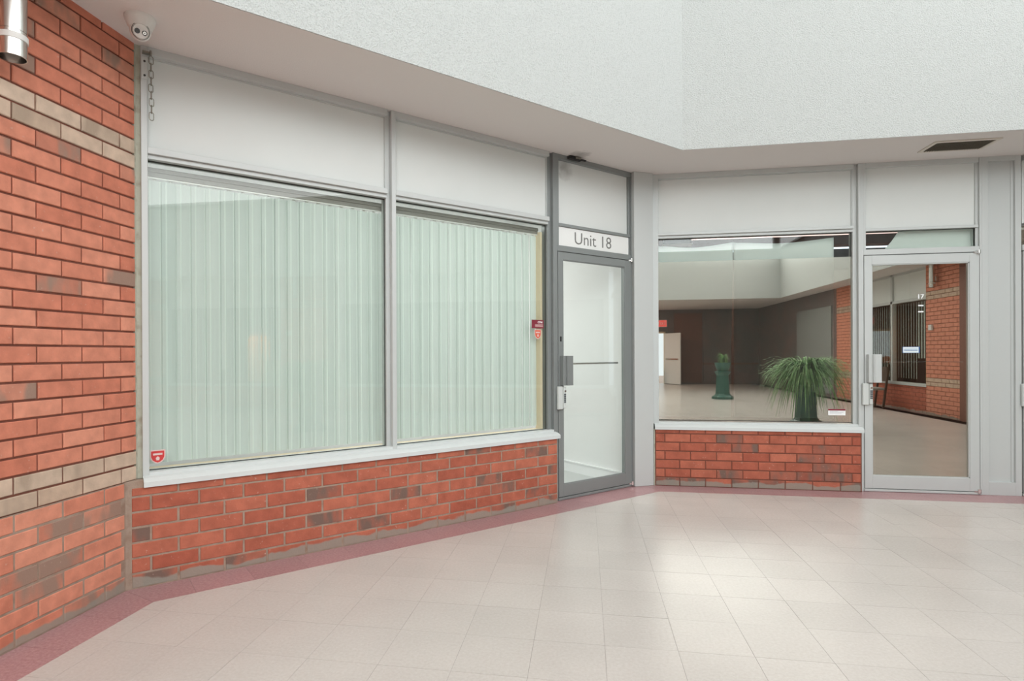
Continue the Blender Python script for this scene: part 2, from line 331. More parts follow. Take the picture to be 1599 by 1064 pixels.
def text(name, s, F_parent, u, z, d, width, height, m, bold=0.0, label=None):
    """flat lettering on a plane facing -d, lower left corner at (u,z)"""
    cu = bpy.data.curves.new(name, 'FONT'); cu.body = s; cu.size = 1; cu.extrude = 0; cu.offset = bold; cu.resolution_u = 3
    t = bpy.data.objects.new('tmp', cu); COL.objects.link(t)
    dg = bpy.context.evaluated_depsgraph_get(); me = bpy.data.meshes.new_from_object(t.evaluated_get(dg))
    bpy.data.objects.remove(t); bpy.data.curves.remove(cu)
    xs = [v.co.x for v in me.vertices]; ys = [v.co.y for v in me.vertices]
    x0, x1, y0, y1 = min(xs), max(xs), min(ys), max(ys)
    for v in me.vertices:
        v.co = Vector((u + (v.co.x - x0)/(x1 - x0)*width, d, z + (v.co.y - y0)/(y1 - y0)*height))
    me.materials.clear()
    bm = bmesh.new(); bm.from_mesh(me); bm.verts.ensure_lookup_table(); seen = set(); isl = []
    for v in bm.verts:
        if v.index in seen: continue
        st = [v]; cur = []
        while st:
            a = st.pop()
            if a.index in seen: continue
            seen.add(a.index); cur.append(a); st += [e.other_vert(a) for e in a.link_edges]
        isl.append(cur)
    grp = []
    for c in sorted(isl, key=lambda c: min(v.co.x for v in c)):
        a, b = min(v.co.x for v in c), max(v.co.x for v in c)
        if grp and a < grp[-1][1] - .0005: grp[-1] = (grp[-1][0] + c, max(b, grp[-1][1]))
        else: grp.append((c, b))
    first = None
    for c, _ in grp:
        ids = {v.index for v in c}; mp = {}; vs = []
        for v in c: mp[v.index] = len(vs); vs.append(v.co.copy())
        fs = [[mp[v.index] for v in f.verts] for f in bm.faces if f.verts[0].index in ids]
        m2 = bpy.data.meshes.new('letter'); m2.from_pydata(vs, [], fs)
        o = obj(name, m2, m, F_parent, label=label)
        md = o.modifiers.new('s', 'SOLIDIFY'); md.thickness = .0008; md.offset = 0
        first = first or o
    bm.free(); return first

# ---------------------------------------------------------------- floor
CEIL = 3.05
GA, GB, GC = -2.492, -5.323, 5.897           # x = GA ; x - y = GB ; y = GC
BW = .25
def clip(poly, a, b, c):                      # keep a*x + b*y <= c
    out = []
    for i in range(len(poly)):
        p, q = poly[i], poly[(i+1) % len(poly)]
        fp, fq = a*p[0] + b*p[1] - c, a*q[0] + b*q[1] - c
        if fp <= 0: out.append(p)
        if (fp < 0 < fq) or (fq < 0 < fp):
            t = fp/(fp - fq); out.append((p[0] + t*(q[0] - p[0]), p[1] + t*(q[1] - p[1])))
    return out
def area_of(p): return abs(sum(p[i][0]*p[(i+1) % len(p)][1] - p[(i+1) % len(p)][0]*p[i][1] for i in range(len(p))))/2
floor = thing('floor', FG, 0, 0, 0, 'pale beige speckled vinyl tile floor of the mall court', 'floor', kind='structure')
bm = bmesh.new(); prism([(-7, -13.2), (7.6, -13.2), (7.6, 9.8), (-7, 9.8)], -.12, -.0012, bm)
obj('subfloor', bm, 'seam', floor)
TP = .3137; TX, TY = .080, 2.955
def visible(x, y):
    v = Vector((x, y, -1.3)); dz = v.dot(f_)
    if dz < .3: return None
    px = CX + FPX*v.dot(r_)/dz; py = CY - FPX*v.dot(u_)/dz
    return (-60 < px < 1660 and py < 1130), dz
G = .0007
full_tile = None; cands = []
rest = bmesh.new()
for i in range(-28, 24):
    for j in range(-52, 10):
        x0, y0 = TX + i*TP, TY + j*TP
        g = [(x0 + G, y0 + G), (x0 + TP - G, y0 + G), (x0 + TP - G, y0 + TP - G), (x0 + G, y0 + TP - G)]
        p = clip(g, -1, 0, -(GA + BW)) if y0 > -8 else clip(g, -1, 0, 6.4)
        p = clip(p, 0, 1, GC - BW) if p else p
        p = clip(p, -1, 1, -(GB + BW*math.sqrt(2))) if p else p
        p = clip(p, 1, 0, 6.87) if p else p
        if len(p) < 3 or area_of(p) < 2e-4: continue
        cx, cy = x0 + TP/2, y0 + TP/2; vis = visible(cx, cy)
        if vis and vis[0]: cands.append((vis[1], p, (x0, y0)))
        else: prism(p, -.003, 0, rest)
cands.sort(key=lambda t: t[0])
bw_tiles = 0
for k, (dz, p, (x0, y0)) in enumerate(cands):
    if k < 255:
        isfull = len(p) == 4 and abs(area_of(p) - (TP - 2*G)**2) < 1e-7
        if isfull:
            if full_tile is None:
                full_tile = bpy.data.meshes.new('tile'); b2 = prism([(G, G), (TP-G, G), (TP-G, TP-G), (G, TP-G)], -.003, 0)
                bmesh.ops.recalc_face_normals(b2, faces=b2.faces); b2.to_mesh(full_tile); b2.free(); full_tile.materials.append(MT['tile'])
            obj('tile', full_tile, None, floor, (x0, y0, random.uniform(-.0003, 0)), (random.uniform(-.0011, .0011), random.uniform(-.0011, .0011), 0))
        else:
            obj('tile', prism([(x - x0, y - y0) for x, y in p], -.003, 0), 'tile', floor, (x0, y0, 0))
    else: prism(p, -.003, 0, rest)
obj('tile', rest, 'tile', floor, kind='stuff')
# red border strip: mitred tiles along walls A, B, C and east
def strip(F, u0, u1, inset0, inset1, pitch=.305, bm=None, start=0):
    """strip from the wall face out BW into the room; insets give the mitre (u shift at the outer edge)"""
    n = max(1, int(round((u1 - u0)/pitch)))
    for k in range(n):
        a, b = u0 + (u1-u0)*k/n, u0 + (u1-u0)*(k+1)/n
        ao = a + (inset0 if k == 0 else 0); bo = b - (inset1 if k == n-1 else 0)
        q = [F.w(a + G, .06, 0), F.w(b - G, .06, 0), F.w(b - G, 0, 0), F.w(bo - G, -BW + G, 0), F.w(ao + G, -BW + G, 0), F.w(a + G, 0, 0)]
        q = [(v.x, v.y) for v in q]
        if bm is not None: prism(q, -.003, 0, bm)
        else: obj('border_tile', prism(q, -.003, 0), 'bordertile', floor)
T22 = math.tan(math.radians(22.5))*BW
strip(FA, 1.3, 2.831, 0, T22); strip(FB, 0, 4.336, T22, T22); strip(FC, .574, 4.5, T22, 0)
bmr = bmesh.new(); strip(FA, -8, 1.3, 0, 0, .305, bmr); strip(FC, 4.5, 6.87, 0, .25, .305, bmr); strip(FE, -5.9, 13, 0, 0, .305, bmr)
obj('border_tile', bmr, 'bordertile', floor, kind='stuff')

# ---------------------------------------------------------------- brickwork
PU = .0832; PL = .0850; ZL = 7*PL
brick_cache = {}
def brick_mesh(L, H, mname):
    key = (round(L, 3), round(H, 3), mname)
    if key in brick_cache: return brick_cache[key]
    c = .0035; D = .045; b = bmesh.new()
    L, H = key[0], key[1]
    fr = [b.verts.new(v) for v in ((c, 0, c), (L-c, 0, c), (L-c, 0, H-c), (c, 0, H-c))]
    md = [b.verts.new(v) for v in ((0, c, 0), (L, c, 0), (L, c, H), (0, c, H))]
    bk = [b.verts.new(v) for v in ((0, D, 0), (L, D, 0), (L, D, H), (0, D, H))]
    b.faces.new(fr)
    for A_, B_ in ((fr, md), (md, bk)):
        for i in range(4): b.faces.new((A_[i], B_[i], B_[(i+1) % 4], A_[(i+1) % 4]))
    b.faces.new(bk[::-1]); bmesh.ops.recalc_face_normals(b, faces=b.faces)
    me = bpy.data.meshes.new('brick'); b.to_mesh(me); b.free(); me.materials.append(MT[mname]); brick_cache[key] = me
    return me
def courses(ztop):
    out = []; z = 0; k = 0
    while z < ztop - .02:
        p = PL if k < 7 else PU
        out.append((k, z, min(z + p, ztop))); z += p; k += 1
    return out
def lay(parent, F, u0, u1, ztop, off_even, off_odd, pitch, matf, jv=.010, single=None, proud=0, stuffname='brick', ubase=0, kr=(0, 99)):
    """lay running bond between u0 and u1; single(k,a,b) says whether the brick is its own object"""
    st = {}
    for k, z0, z1 in courses(ztop):
        if not kr[0] <= k < kr[1]: continue
        off = off_even if k % 2 == 0 else off_odd
        n0 = math.floor((u0 - off)/pitch) - 1
        j = n0
        while True:
            a, b = off + j*pitch, off + (j+1)*pitch; j += 1
            if b <= u0 + .02: continue
            if a >= u1 - .02: break
            aa, bb = max(a, u0) + jv/2, min(b, u1) - jv/2
            if bb - aa < .02: continue
            H = (z1 - z0) - .010; m = matf(k)
            dd = random.uniform(-.0012, .0012); rz = random.uniform(-.004, .004)
            me = brick_mesh(bb - aa, H, m)
            if single is None or single(k, aa, bb):
                obj('brick', me, None, parent, (aa - ubase, dd - proud*(k < 7), z0 + .005), (0, 0, rz))
            else:
                bmx = st.setdefault(m, bmesh.new()); b2 = bmesh.new(); b2.from_mesh(me)
                bmesh.ops.translate(b2, verts=b2.verts, vec=(aa - ubase, dd, z0 + .005)); tmp = bpy.data.meshes.new('t'); b2.to_mesh(tmp); b2.free()
                bmx.from_mesh(tmp); bpy.data.meshes.remove(tmp)
    for m, b in st.items(): obj(stuffname, b, m, parent, kind='stuff')
matA = lambda k: 'tan' if k in (7, 8, 28, 29) else 'brickA'
wl = thing('wall_left', FA, 0, 0, 0, 'tall red brick wall at the left with two tan brick bands', 'wall', kind='structure')
boxes('mortar', [(-.6, 2.90, .0085, .25, ZL, CEIL + .2)], 'mortar_dark', wl, bev=0)
boxes('mortar', [(-.6, 2.831, .0035, .25, -.01, ZL)], 'mortar_light', wl, bev=0, label='light grey mortar of the lower courses')
def singleA(k, a, b): return b > 1.65
courseA = courses(CEIL)
lay(wl, FA, -.6, 2.826, CEIL + .02, 2.195, 2.310, .247, matA, jv=.009, single=singleA, kr=(0, 7))
lay(wl, FA, -.6, 2.913, CEIL + .02, 2.195, 2.310, .247, matA, jv=.008, single=singleA, kr=(7, 99))
boxes('sealant', [(2.907, 2.925, .001, .05, ZL + .01, CEIL)], 'sealant', wl, bev=0)

wd = thing('wall_diagonal', FB, 0, 0, 0, 'low red brick wall under the two windows with blinds', 'wall', kind='structure')
boxes('mortar', [(-.01, 3.185, .0035, .2, -.01, .558)], 'mortar_light', wd, bev=0)
def matB(k): return 'brickB'
lay(wd, FB, .022, 3.186, .565, .258, .120, .2463, matB, jv=.011)
boxes('sealant', [(-.006, .016, .002, .05, 0, .575)], 'mortar_light', wd, bev=.003, label='mortar fillet in the corner')
boxes('mortar', [(-.02, .086, .002, .2, .545, .598)], 'mortar_light', wd, bev=.002)
wb = thing('wall_back', FC, 0, 0, 0, 'low red brick wall under the reflecting shop window', 'wall', kind='structure')
boxes('mortar', [(.668, 2.515, .005, .2, -.01, .548)], 'mortar_dark', wb, bev=0)
lay(wb, FC, .672, 2.508, .555, .898, .760 - .2385 + .2385, .2388, matB, jv=.008)
boxes('sealant', [(.656, .668, .0, .05, 0, .55)], 'sealant', wb, bev=.001)

# ---------------------------------------------------------------- storefront B : window_1, window_2, door_1
FD = .05            # frame front plane behind the brick face
BKD = .16           # back of the frame
def R(F, name, u, z, label, cat, kind='structure', d=0): return thing(name, F, u, d, z, label, cat, kind=kind)
def rel(root_u, root_z, l): return [(a - root_u, b - root_u, c, d, e - root_z, f - root_z) for a, b, c, d, e, f in l]
def storebay(F, name, u0, u1, zs, label, head=True, glassmat='glass', film=None):
    """one window bay between jamb faces u0,u1; zs = (glass bottom, glass top, transom top, ceiling)"""
    gb, gt, tt, ce = zs
    r = R(F, name, u0, gb, label, 'window')
    q = lambda l: rel(u0, gb, l)
    boxes('head_rail', q([(u0, u1, FD, BKD, ce - .043, ce)]), 'frame', r)
    boxes('transom', q([(u0, u1, FD, BKD, gt + .030, tt), (u0, u1, FD + .02, BKD, gt + .004, gt + .030)]), 'frame', r)
    pn = boxes('upper_panel', q([(u0 - .004, u1 + .004, FD + .048, FD + .06, tt - .004, ce - .038)]), 'panel', r, bev=0)
    boxes('bead', q([(u0, u1, FD + .034, FD + .048, ce - .050, ce - .043), (u0, u0 + .007, FD + .034, FD + .048, tt, ce - .05), (u1 - .007, u1, FD + .034, FD + .048, tt, ce - .05)]), 'frame', r, bev=0)
    g = boxes('pane', q([(u0 - .004, u1 + .004, FD + .062, FD + .068, gb - .004, gt + .006)]), glassmat, r, bev=0, label='clear glass pane')
    boxes('gasket', q([(u0, u1, FD + .055, FD + .061, gt - .004, gt + .004), (u0, u1, FD + .055, FD + .061, gb, gb + .005), (u1 - .006, u1, FD + .055, FD + .061, gb, gt), (u0, u0 + .003, FD + .055, FD + .061, gb, gt)]), 'darkgasket', r, bev=0)
    return r
ZB = (.632, 2.416, 2.482, CEIL)
w1 = storebay(FB, 'window_1', .118, 1.612, ZB, 'wide left shop window with closed pale vertical blinds beside the tall brick wall')
w2 = storebay(FB, 'window_2', 1.677, 3.150, ZB, 'second shop window with blinds, left of the Unit 18 door')
boxes('jamb', rel(.118, ZB[0], [(.085, .118, FD, BKD, .60, CEIL)]), 'frame', w1, bev=.002)
boxes('sealant', rel(.118, ZB[0], [(.0495, .0849, FD + .012, .14, .60, CEIL)]), 'sealant', w1, bev=0)
boxes('mullion', rel(1.677, ZB[0], [(1.643, 1.677, FD, BKD, .60, CEIL), (1.612, 1.643, FD + .035, BKD, .60, CEIL)]), 'frame', w2, bev=.002)
# sill shared by both windows
t1 = R(FB, 'trim_1', .085, .558, 'long white metal window sill on the diagonal brick wall', 'sill')
bm = bmesh.new()
prof = [(-.018, .560), (-.018, .588), (.012, .606), (.052, .612), (.052, .630), (.16, .632), (.16, .560)]
def profile_ext(bm, prof, u0, u1):
    a = [bm.verts.new((u0, d, z)) for d, z in prof]; b = [bm.verts.new((u1, d, z)) for d, z in prof]; n = len(prof)
    bm.faces.new(a); bm.faces.new(b[::-1])
    for i in range(n): bm.faces.new((a[i], a[(i+1) % n], b[(i+1) % n], b[i]))
profile_ext(bm, [(d, z - .558) for d, z in prof], 0, 3.205 - .085)
obj('sill', bm, 'sill', t1)

def door(F, name, u0, u1, label, mat_frame, glass_u, paneltop, signz, transom_glass, leafname='leaf', hingeright=True, filmed=False):
    """u0,u1 = leaf edges"""
    r = R(F, name, u0, 0, label, 'door'); q = lambda l: rel(u0, 0, l)
    D0 = FD - .005
    boxes('threshold', q([(u0 - .004, u1 + .006, D0 - .006, .14, .003, .024)]), mat_frame, r)
    boxes('door_header', q([(u0, u1 + .002, FD, BKD, 2.197, 2.248)]), mat_frame, r)
    boxes('transom_bar', q([(u0 + .018, u1 - .004, FD, BKD, 2.418, 2.444)]), mat_frame, r)
    boxes('upper_panel', q([(u0 + .018, u1 - .015, FD + .036, FD + .05, 2.44, CEIL - .038)]), 'panel_sooty' if name == 'door_1' else 'panel', r, bev=0)
    boxes('head_rail', q([(u0 + .018, u1, FD, BKD, CEIL - .043, CEIL)]), mat_frame, r)
    lf = obj(leafname, bx(bmesh.new(), 0, .0001, 0, .0001, 0, .0001), mat_frame, r)
    bm = bmesh.new(); ga, gb2, gz0, gz1 = glass_u
    D1 = FD + .042
    for b in ((u0 + .003, ga, D0, D1, .030, 2.189), (gb2, u1 - .002, D0, D1, .030, 2.189), (ga, gb2, D0, D1, gz1, 2.189), (ga, gb2, D0, D1, .030, gz0)):
        bx(bm, b[0]-u0, b[1]-u0, b[2], b[3], b[4], b[5], bev=.0015)
    # glazing beads
    for b in ((ga, ga + .008, D0 + .006, D0 + .018, gz0, gz1), (gb2 - .008, gb2, D0 + .006, D0 + .018, gz0, gz1), (ga, gb2, D0 + .006, D0 + .018, gz1 - .008, gz1), (ga, gb2, D0 + .006, D0 + .018, gz0, gz0 + .008)):
        bx(bm, b[0]-u0, b[1]-u0, b[2], b[3], b[4], b[5])
    bmesh.ops.recalc_face_normals(bm, faces=bm.faces); me = bpy.data.meshes.new('leaf'); bm.to_mesh(me); bm.free(); me.materials.append(MT[mat_frame]); lf.data = me
    boxes('pane', q([(ga - .004, gb2 + .004, D0 + .020, D0 + .026, gz0 - .004, gz1 + .004)]), 'film' if filmed else 'glass', lf, bev=0, label='mirror filmed glass' if filmed else 'clear glass showing a white room')
    # gap lines
    boxes('gasket', q([(u0 - .001, u1 + .002, FD + .004, .12, 2.1895, 2.1965), (u1 - .0015, u1 + .004, FD + .004, .12, .03, 2.19), (u0, u1, FD + .006, .12, .0245, .0295)]), 'darkgasket', r, bev=0)
    # pivots
    for nm, z0, z1 in (('top_pivot', 2.178, 2.212), ('bottom_pivot', .016, .055)):
        b2 = bmesh.new(); cyl(b2, (u1 - u0 - .012, D0 - .012, z0), .014, (z1 - z0), n=16); bx(b2, u1-u0-.05, u1-u0-.012, D0 - .006, D0 + .001, z0 + .006, z0 + .02)
        smooth(obj(nm, b2, 'chrome', r))
    # pull handle: broad flat plate that returns to the stile, seen as a box
    b2 = bmesh.new()
    for a in ((u0+.058, u0 + .122, D0 - .062, D0 - .050, 1.013, 1.274), (u0 + .020, u0 + .060, D0 - .046, D0 + .001, 1.013, 1.274), (u0 + .052, u0 + .066, D0 - .062, D0 - .038, 1.013, 1.274)):
        bx(b2, a[0]-u0, a[1]-u0, *a[2:], bev=.003)
    obj('pull_handle', b2, 'framegrey' if mat_frame == 'framegrey' else 'frame', lf, label='broad flat metal pull')
    # keypad lock
    kp = boxes('keypad_lock', q([(u0 - .022, u0 + .030, D0 - .026, D0 + .0, .805, 1.006), (u0 + .031, u0 + .060, D0 - .034, D0, .812, 1.000)]), 'greyplastic', r, bev=.004, label='pale keypad lock with dark buttons')
    b2 = bmesh.new()
    for k in range(5):
        for c in range(2): bx(b2, .036 + c*.011, .045 + c*.011, D0 - .0365, D0 - .033, .862 + k*.0165, .875 + k*.0165)
    obj('button_pad', b2, 'keys', kp)
    b2 = bmesh.new(); cyl(b2, (.0455, D0 - .042, .964), .009, .009, 'y', 14); smooth(obj('knob', b2, 'steel', kp))
    # push bar inside
    b2 = bmesh.new(); cyl(b2, (ga - u0, D1 + .05, 1.20), .009, gb2 - ga, 'x', 10)
    smooth(obj('push_bar', b2, 'steel', lf))
    if not filmed: boxes('bar_bracket', q([(ga + .02, ga + .15, D1 + .02, D1 + .05, 1.165, 1.24)]), 'greyplastic', lf, bev=.002)
    return r, lf
d1, leaf1 = door(FB, 'door_1', 3.240, 4.199, 'grey framed glass door of Unit 18 with white room behind', 'framegrey', (3.300, 4.104, .136, 2.122), None, None, None)
boxes('jamb', rel(3.240, 0, [(3.192, 3.2395, FD, BKD, .0, CEIL), (3.150, 3.192, FD + .030, BKD, .60, CEIL), (3.2395, 3.260, FD + .002, BKD, 2.197, CEIL)]), 'framegrey', d1)
boxes('jamb', rel(3.240, 0, [(4.205, 4.262, FD, BKD, 0, CEIL), (4.180, 4.205, FD + .014, BKD, 2.2, CEIL)]), 'framegrey', d1, label='right jamb beside the corner column')
boxes('cylinder_lock', rel(3.240, 0, [(3.262, 3.278, FD - .009, FD + .01, 1.40, 1.444)]), 'black', d1, bev=.002, label='small black lock slot')
# sign in the transom
sg = thing('unit_sign', FB, 3.262, FD + .014, 2.250, 'white sign reading Unit 18 in thin grey letters above the grey door', 'sign')
boxes('sign_board', [(0, .915, 0, .012, -.0015, .166)], 'signwhite', sg, bev=0)
text('letter', 'Unit 18', sg, .199, .030, -.001, .475, .108, 'signgrey', bold=-.004)

# corner column between B and C
pc = [(.470, 5.806), (.655, 5.900), (.655, 6.06), (.36, 6.02)]
cc = thing('corner_column', FG, .56, 5.87, 0, 'plain pale metal corner column between the grey door and the reflecting window', 'column')
bm = prism([(x - .56, y - 5.87) for x, y in pc], .001, CEIL); bmesh.ops.bevel(bm, geom=bm.edges[:], offset=.002, segments=1, affect='EDGES')
obj('column_cladding', bm, 'frame', cc)

# ---------------------------------------------------------------- storefront C : window_3, door_2, trim_3, door_3
w3 = storebay(FC, 'window_3', .712, 2.474, (.630, 2.418, 2.475, CEIL), 'reflecting shop window mirroring the court, ferns and a dark wall', glassmat='glass')
for c in w3.children:
    if c.name.startswith('pane'): c['label'] = 'clear glass pane showing paper at its top'
boxes('jamb', rel(.712, .630, [(.658, .712, FD, BKD, .60, CEIL)]), 'frame', w3)
boxes('mullion', rel(.712, .630, [(2.509, 2.530, FD - .006, BKD, .60, CEIL), (2.474, 2.509, FD + .030, BKD, .60, CEIL)]), 'frame', w3)
boxes('film', rel(.712, .630, [(.712, 2.474, FD + .0535, FD + .0545, .636, 2.193)]), 'film', w3, bev=0, label='mirror film covering the pane up to just below its top')
t2 = R(FC, 'trim_2', .668, .549, 'white metal sill under the reflecting shop window', 'sill')
bm = bmesh.new(); profile_ext(bm, [(d, z - .560) for d, z in prof], 0, 2.529 - .668)
obj('sill', bm, 'sill', t2)
d2, leaf2 = door(FC, 'door_2', 2.555, 3.508, 'white framed mirrored glass door numbered 17', 'frame', (2.622, 3.428, .146, 2.106), None, None, None, filmed=True)
boxes('jamb', rel(2.555, 0, [(2.530, 2.5545, FD, BKD, 0, CEIL), (2.5545, 2.576, FD + .002, BKD, 2.2, CEIL)]), 'frame', d2)
boxes('transom_pane', rel(2.555, 0, [(2.572, 3.496, FD + .05, FD + .055, 2.245, 2.432)]), 'glass', d2, bev=0)
boxes('transom_gasket', rel(2.555, 0, [(3.490, 3.496, FD + .03, FD + .05, 2.248, 2.418), (2.576, 3.49, FD + .03, FD + .05, 2.414, 2.419)]), 'darkgasket', d2, bev=0)
boxes('jamb', rel(2.555, 0, [(3.512, 3.530, FD + .0, BKD, .0, CEIL), (3.490, 3.512, FD + .02, BKD, 2.249, CEIL)]), 'frame', d2)
t3 = R(FC, 'trim_3', 3.530, 0, 'tall white panelled pier between door 17 and the door at the right edge', 'panel')
boxes('frame', rel(3.530, 0, [(3.530, 3.583, FD, BKD, 0, CEIL), (3.795, 3.843, FD, BKD, 0, CEIL), (3.583, 3.795, FD, BKD, .0, .118), (3.583, 3.795, FD, BKD, CEIL - .043, CEIL), (3.772, 3.795, FD + .02, BKD, .118, CEIL)]), 'frame', t3)
boxes('pier_panel', rel(3.530, 0, [(3.580, 3.776, FD + .026, FD + .05, .114, CEIL - .04)]), 'frame', t3, bev=0)
d3, leaf3 = door(FC, 'door_3', 3.852, 4.80, 'edge of another white framed door at the far right', 'frame', (3.915, 4.72, .146, 2.106), None, None, None, filmed=True)
boxes('transom_pane', rel(3.852, 0, [(3.872, 4.79, FD + .05, FD + .055, 2.245, 2.432)]), 'film', d3, bev=0)
boxes('jamb', rel(3.852, 0, [(4.805, 4.86, FD, BKD, 0, CEIL)]), 'frame', d3)

# rest of wall C beyond the frame
wr = thing('wall_back', FC, 4.86, 0, 0, 'storefront continuing right of the frame', 'wall', kind='structure')
boxes('mortar', [(0, 2.0, .005, .2, -.01, .55)], 'mortar_dark', wr, bev=0)
lay(wr, FC, 4.86, 6.86, .55, .898, .760, .2388, matB, single=lambda *a: False, ubase=4.86)
boxes('frame', [(0, 2.0, -.01, .16, .55, .63), (0, 2.0, FD, BKD, 2.42, 2.47), (0, 2.0, FD, BKD, 3.0, CEIL), (.95, 1.0, FD, BKD, .63, CEIL)], 'frame', wr, bev=0)
boxes('pane', [(0, 2.0, FD + .05, FD + .056, .63, 2.42)], 'film', wr, bev=0); boxes('upper_panel', [(0, 2.0, FD + .05, FD + .06, 2.47, CEIL)], 'panel', wr, bev=0)

# ---------------------------------------------------------------- ceiling (soffit) and light well
XW, XE, YN, YS, BE = -1.87, 6.25, 5.279, -8.3, -4.446    # well edges; B edge x - y = BE
well = [(XW, XW - BE), (YN + BE, YN), (XE, YN), (XE, YS), (XW, YS)]      # NW chamfer included
outer = [(-7.0, 2.6), (-2.80, 2.6), (.50, 6.20), (7.6, 6.20), (7.6, -13.2), (-7.0, -13.2)]
bm = bmesh.new()
def quad(bm, pts): bm.faces.new([bm.verts.new(p) for p in pts])
def slab(poly): prism(poly, CEIL, CEIL + .15, bm)
slab([(-7, -13.2), (7.6, -13.2), (7.6, YS), (-7, YS)])
slab([(-7, YS), (XW, YS), (XW, XW - BE), (-2.9, 3.35), (-7, 3.35)])
slab([(XW, XW - BE), (YN + BE, YN), (.30, 6.30), (-2.9, 3.35)])
slab([(YN + BE, YN), (XE, YN), (XE, 6.3), (.30, 6.3)])
slab([(XE, YS), (7.6, YS), (7.6, 6.3), (XE, 6.3)])
ce = obj('ceiling', bm, 'soffit', None, label='low painted soffit running round the court above the shopfronts', cat='ceiling', kind='structure')
bm = bmesh.new()
for i in range(len(well)):
    a, b = Vector((*well[i], 0)), Vector((*well[(i+1) % len(well)], 0)); t = (b - a).normalized(); n = Vector((t.y, -t.x, 0))
    c = Vector((2.2, -1.5, 0))
    if (c - a).dot(n) > 0: n = -n
    q = [a - n*.006, b - n*.006, b + n*.1, a + n*.1]; prism([(p.x, p.y) for p in q], CEIL + .002, SKY_Z, bm)
up = obj('wall_upper', bm, 'stucco', None, label='bright white stucco walls of the raised light well above the soffit', cat='wall', kind='structure')
bm = bmesh.new(); prism([(-2.2, -8.6), (6.6, -8.6), (6.6, 5.6), (-2.2, 5.6)], SKY_Z, SKY_Z + .1, bm)
obj('ceiling', bm, 'intwhite', None, label='white diffusing skylight over the court', cat='skylight', kind='structure')

# ---------------------------------------------------------------- outer shell behind the camera
def shell(name, F, u0, u1, z0, z1, m, label, d0=0, d1=.2, cat='wall'):
    o = boxes(name, [(u0, u1, d0, d1, z0, z1)], m, None, bev=0, label=label, kind='structure', cat=cat)
    o.location = F.w(0, 0, 0); o.rotation_euler = (0, 0, F.a); return o
shell('wall_left', FA, -8.3, -.6, 0, CEIL, 'wallpaint', 'plain wall behind the viewer on the left side', 0, .2)
Fw = Frame(-6.9, 0, math.pi/2)
shell('wall_left', Fw, -13.2, -8.3, 0, CEIL, 'wallpaint', 'end wall of the side corridor')
# south wall with open daylight door: world x from 2.35 to 3.1
SX0, SX1 = 2.15, 3.27
ws = thing('wall_front', FS, 0, 0, 0, 'dark panelled wall far across the court, seen only in reflection', 'wall', kind='structure')
boxes('wall_surface', [(-7.0, -SX1, 0, .2, 0, CEIL), (-SX0, 7.0, 0, .2, 0, CEIL), (-SX1, -SX0, 0, .2, 2.15, CEIL)], 'darkwall', ws, bev=0)
for u0, u1 in ((-7.0, -5.9), (-5.85, -4.75), (-4.7, -3.6)):
    boxes('partition_panel', [(u0, u1, -.03, 0, .05, 2.9)], 'darkbrown' if u1 > -4 else 'darkwall', ws, bev=.004)
boxes('dado_rail', [(-7, -3.3, -.05, -.03, .80, .86)], 'darkbrown', ws, bev=0)
dr = R(FS, 'door_4', -SX1, 0, 'bright open exit door in the reflected far wall', 'door')
boxes('door_frame', [(0, .06, -.02, .22, 0, 2.15), (1.06, 1.12, -.02, .22, 0, 2.15), (0, 1.12, -.02, .22, 2.09, 2.15)], 'cream', dr)
lf = boxes('leaf', [(.03, .07, -.9, 0, .02, 2.08)], 'intwhite', dr, bev=.003); lf.rotation_euler = (0, 0, math.radians(-35))
boxes('push_bar', [(.075, .10, -.8, -.1, 1.0, 1.05)], 'steel', lf)
obj('pavement', prism([(-3, -22), (9, -22), (9, -13.2), (-3, -13.2)], -.06, -.01), mat('outdoor_paving', (.65, .50, .42), .9), None, label='sunlit paving outside the far exit', kind='structure', cat='ground')

# diagonal far-east wall near SE corner with pale shutters
se = thing('wall_right', FE, 0, 0, 0, 'brick and shopfront wall on the far side of the court, seen only in reflection', 'wall', kind='structure')
# bays along u=-y : south part u 4.3..13 ; window bay u 1.37..4.3 ; pier .24..1.37 ; then north
boxes('mortar', [(.24, 1.37, .006, .25, 0, CEIL)], 'mortar_dark', se, bev=0)
lay(se, FE, .24, 1.37, CEIL, .1, .22, .247, matA, single=lambda *a: False)
boxes('mortar', [(1.37, 4.3, .046, .25, 0, .56)], 'mortar_dark', se, bev=0)
b_before = set(se.children)
lay(se, FE, 1.37, 4.3, .56, .1, .22, .247, matB, single=lambda *a: False)
for c in set(se.children) - b_before: c.location.y = .04
boxes('mortar', [(4.3, 5.6, .006, .25, 0, CEIL)], 'mortar_dark', se, bev=0)
lay(se, FE, 4.3, 5.6, CEIL, .1, .22, .247, matA, single=lambda *a: False)
boxes('wall_surface', [(5.6, 13.2, 0, .25, 0, CEIL)], 'darkwall', se, bev=0)
boxes('shutter', [(5.9, 8.6, -.03, 0, .1, 2.6)], mat('grey_shutter', (.26, .26, .25), .5), se, bev=.002)
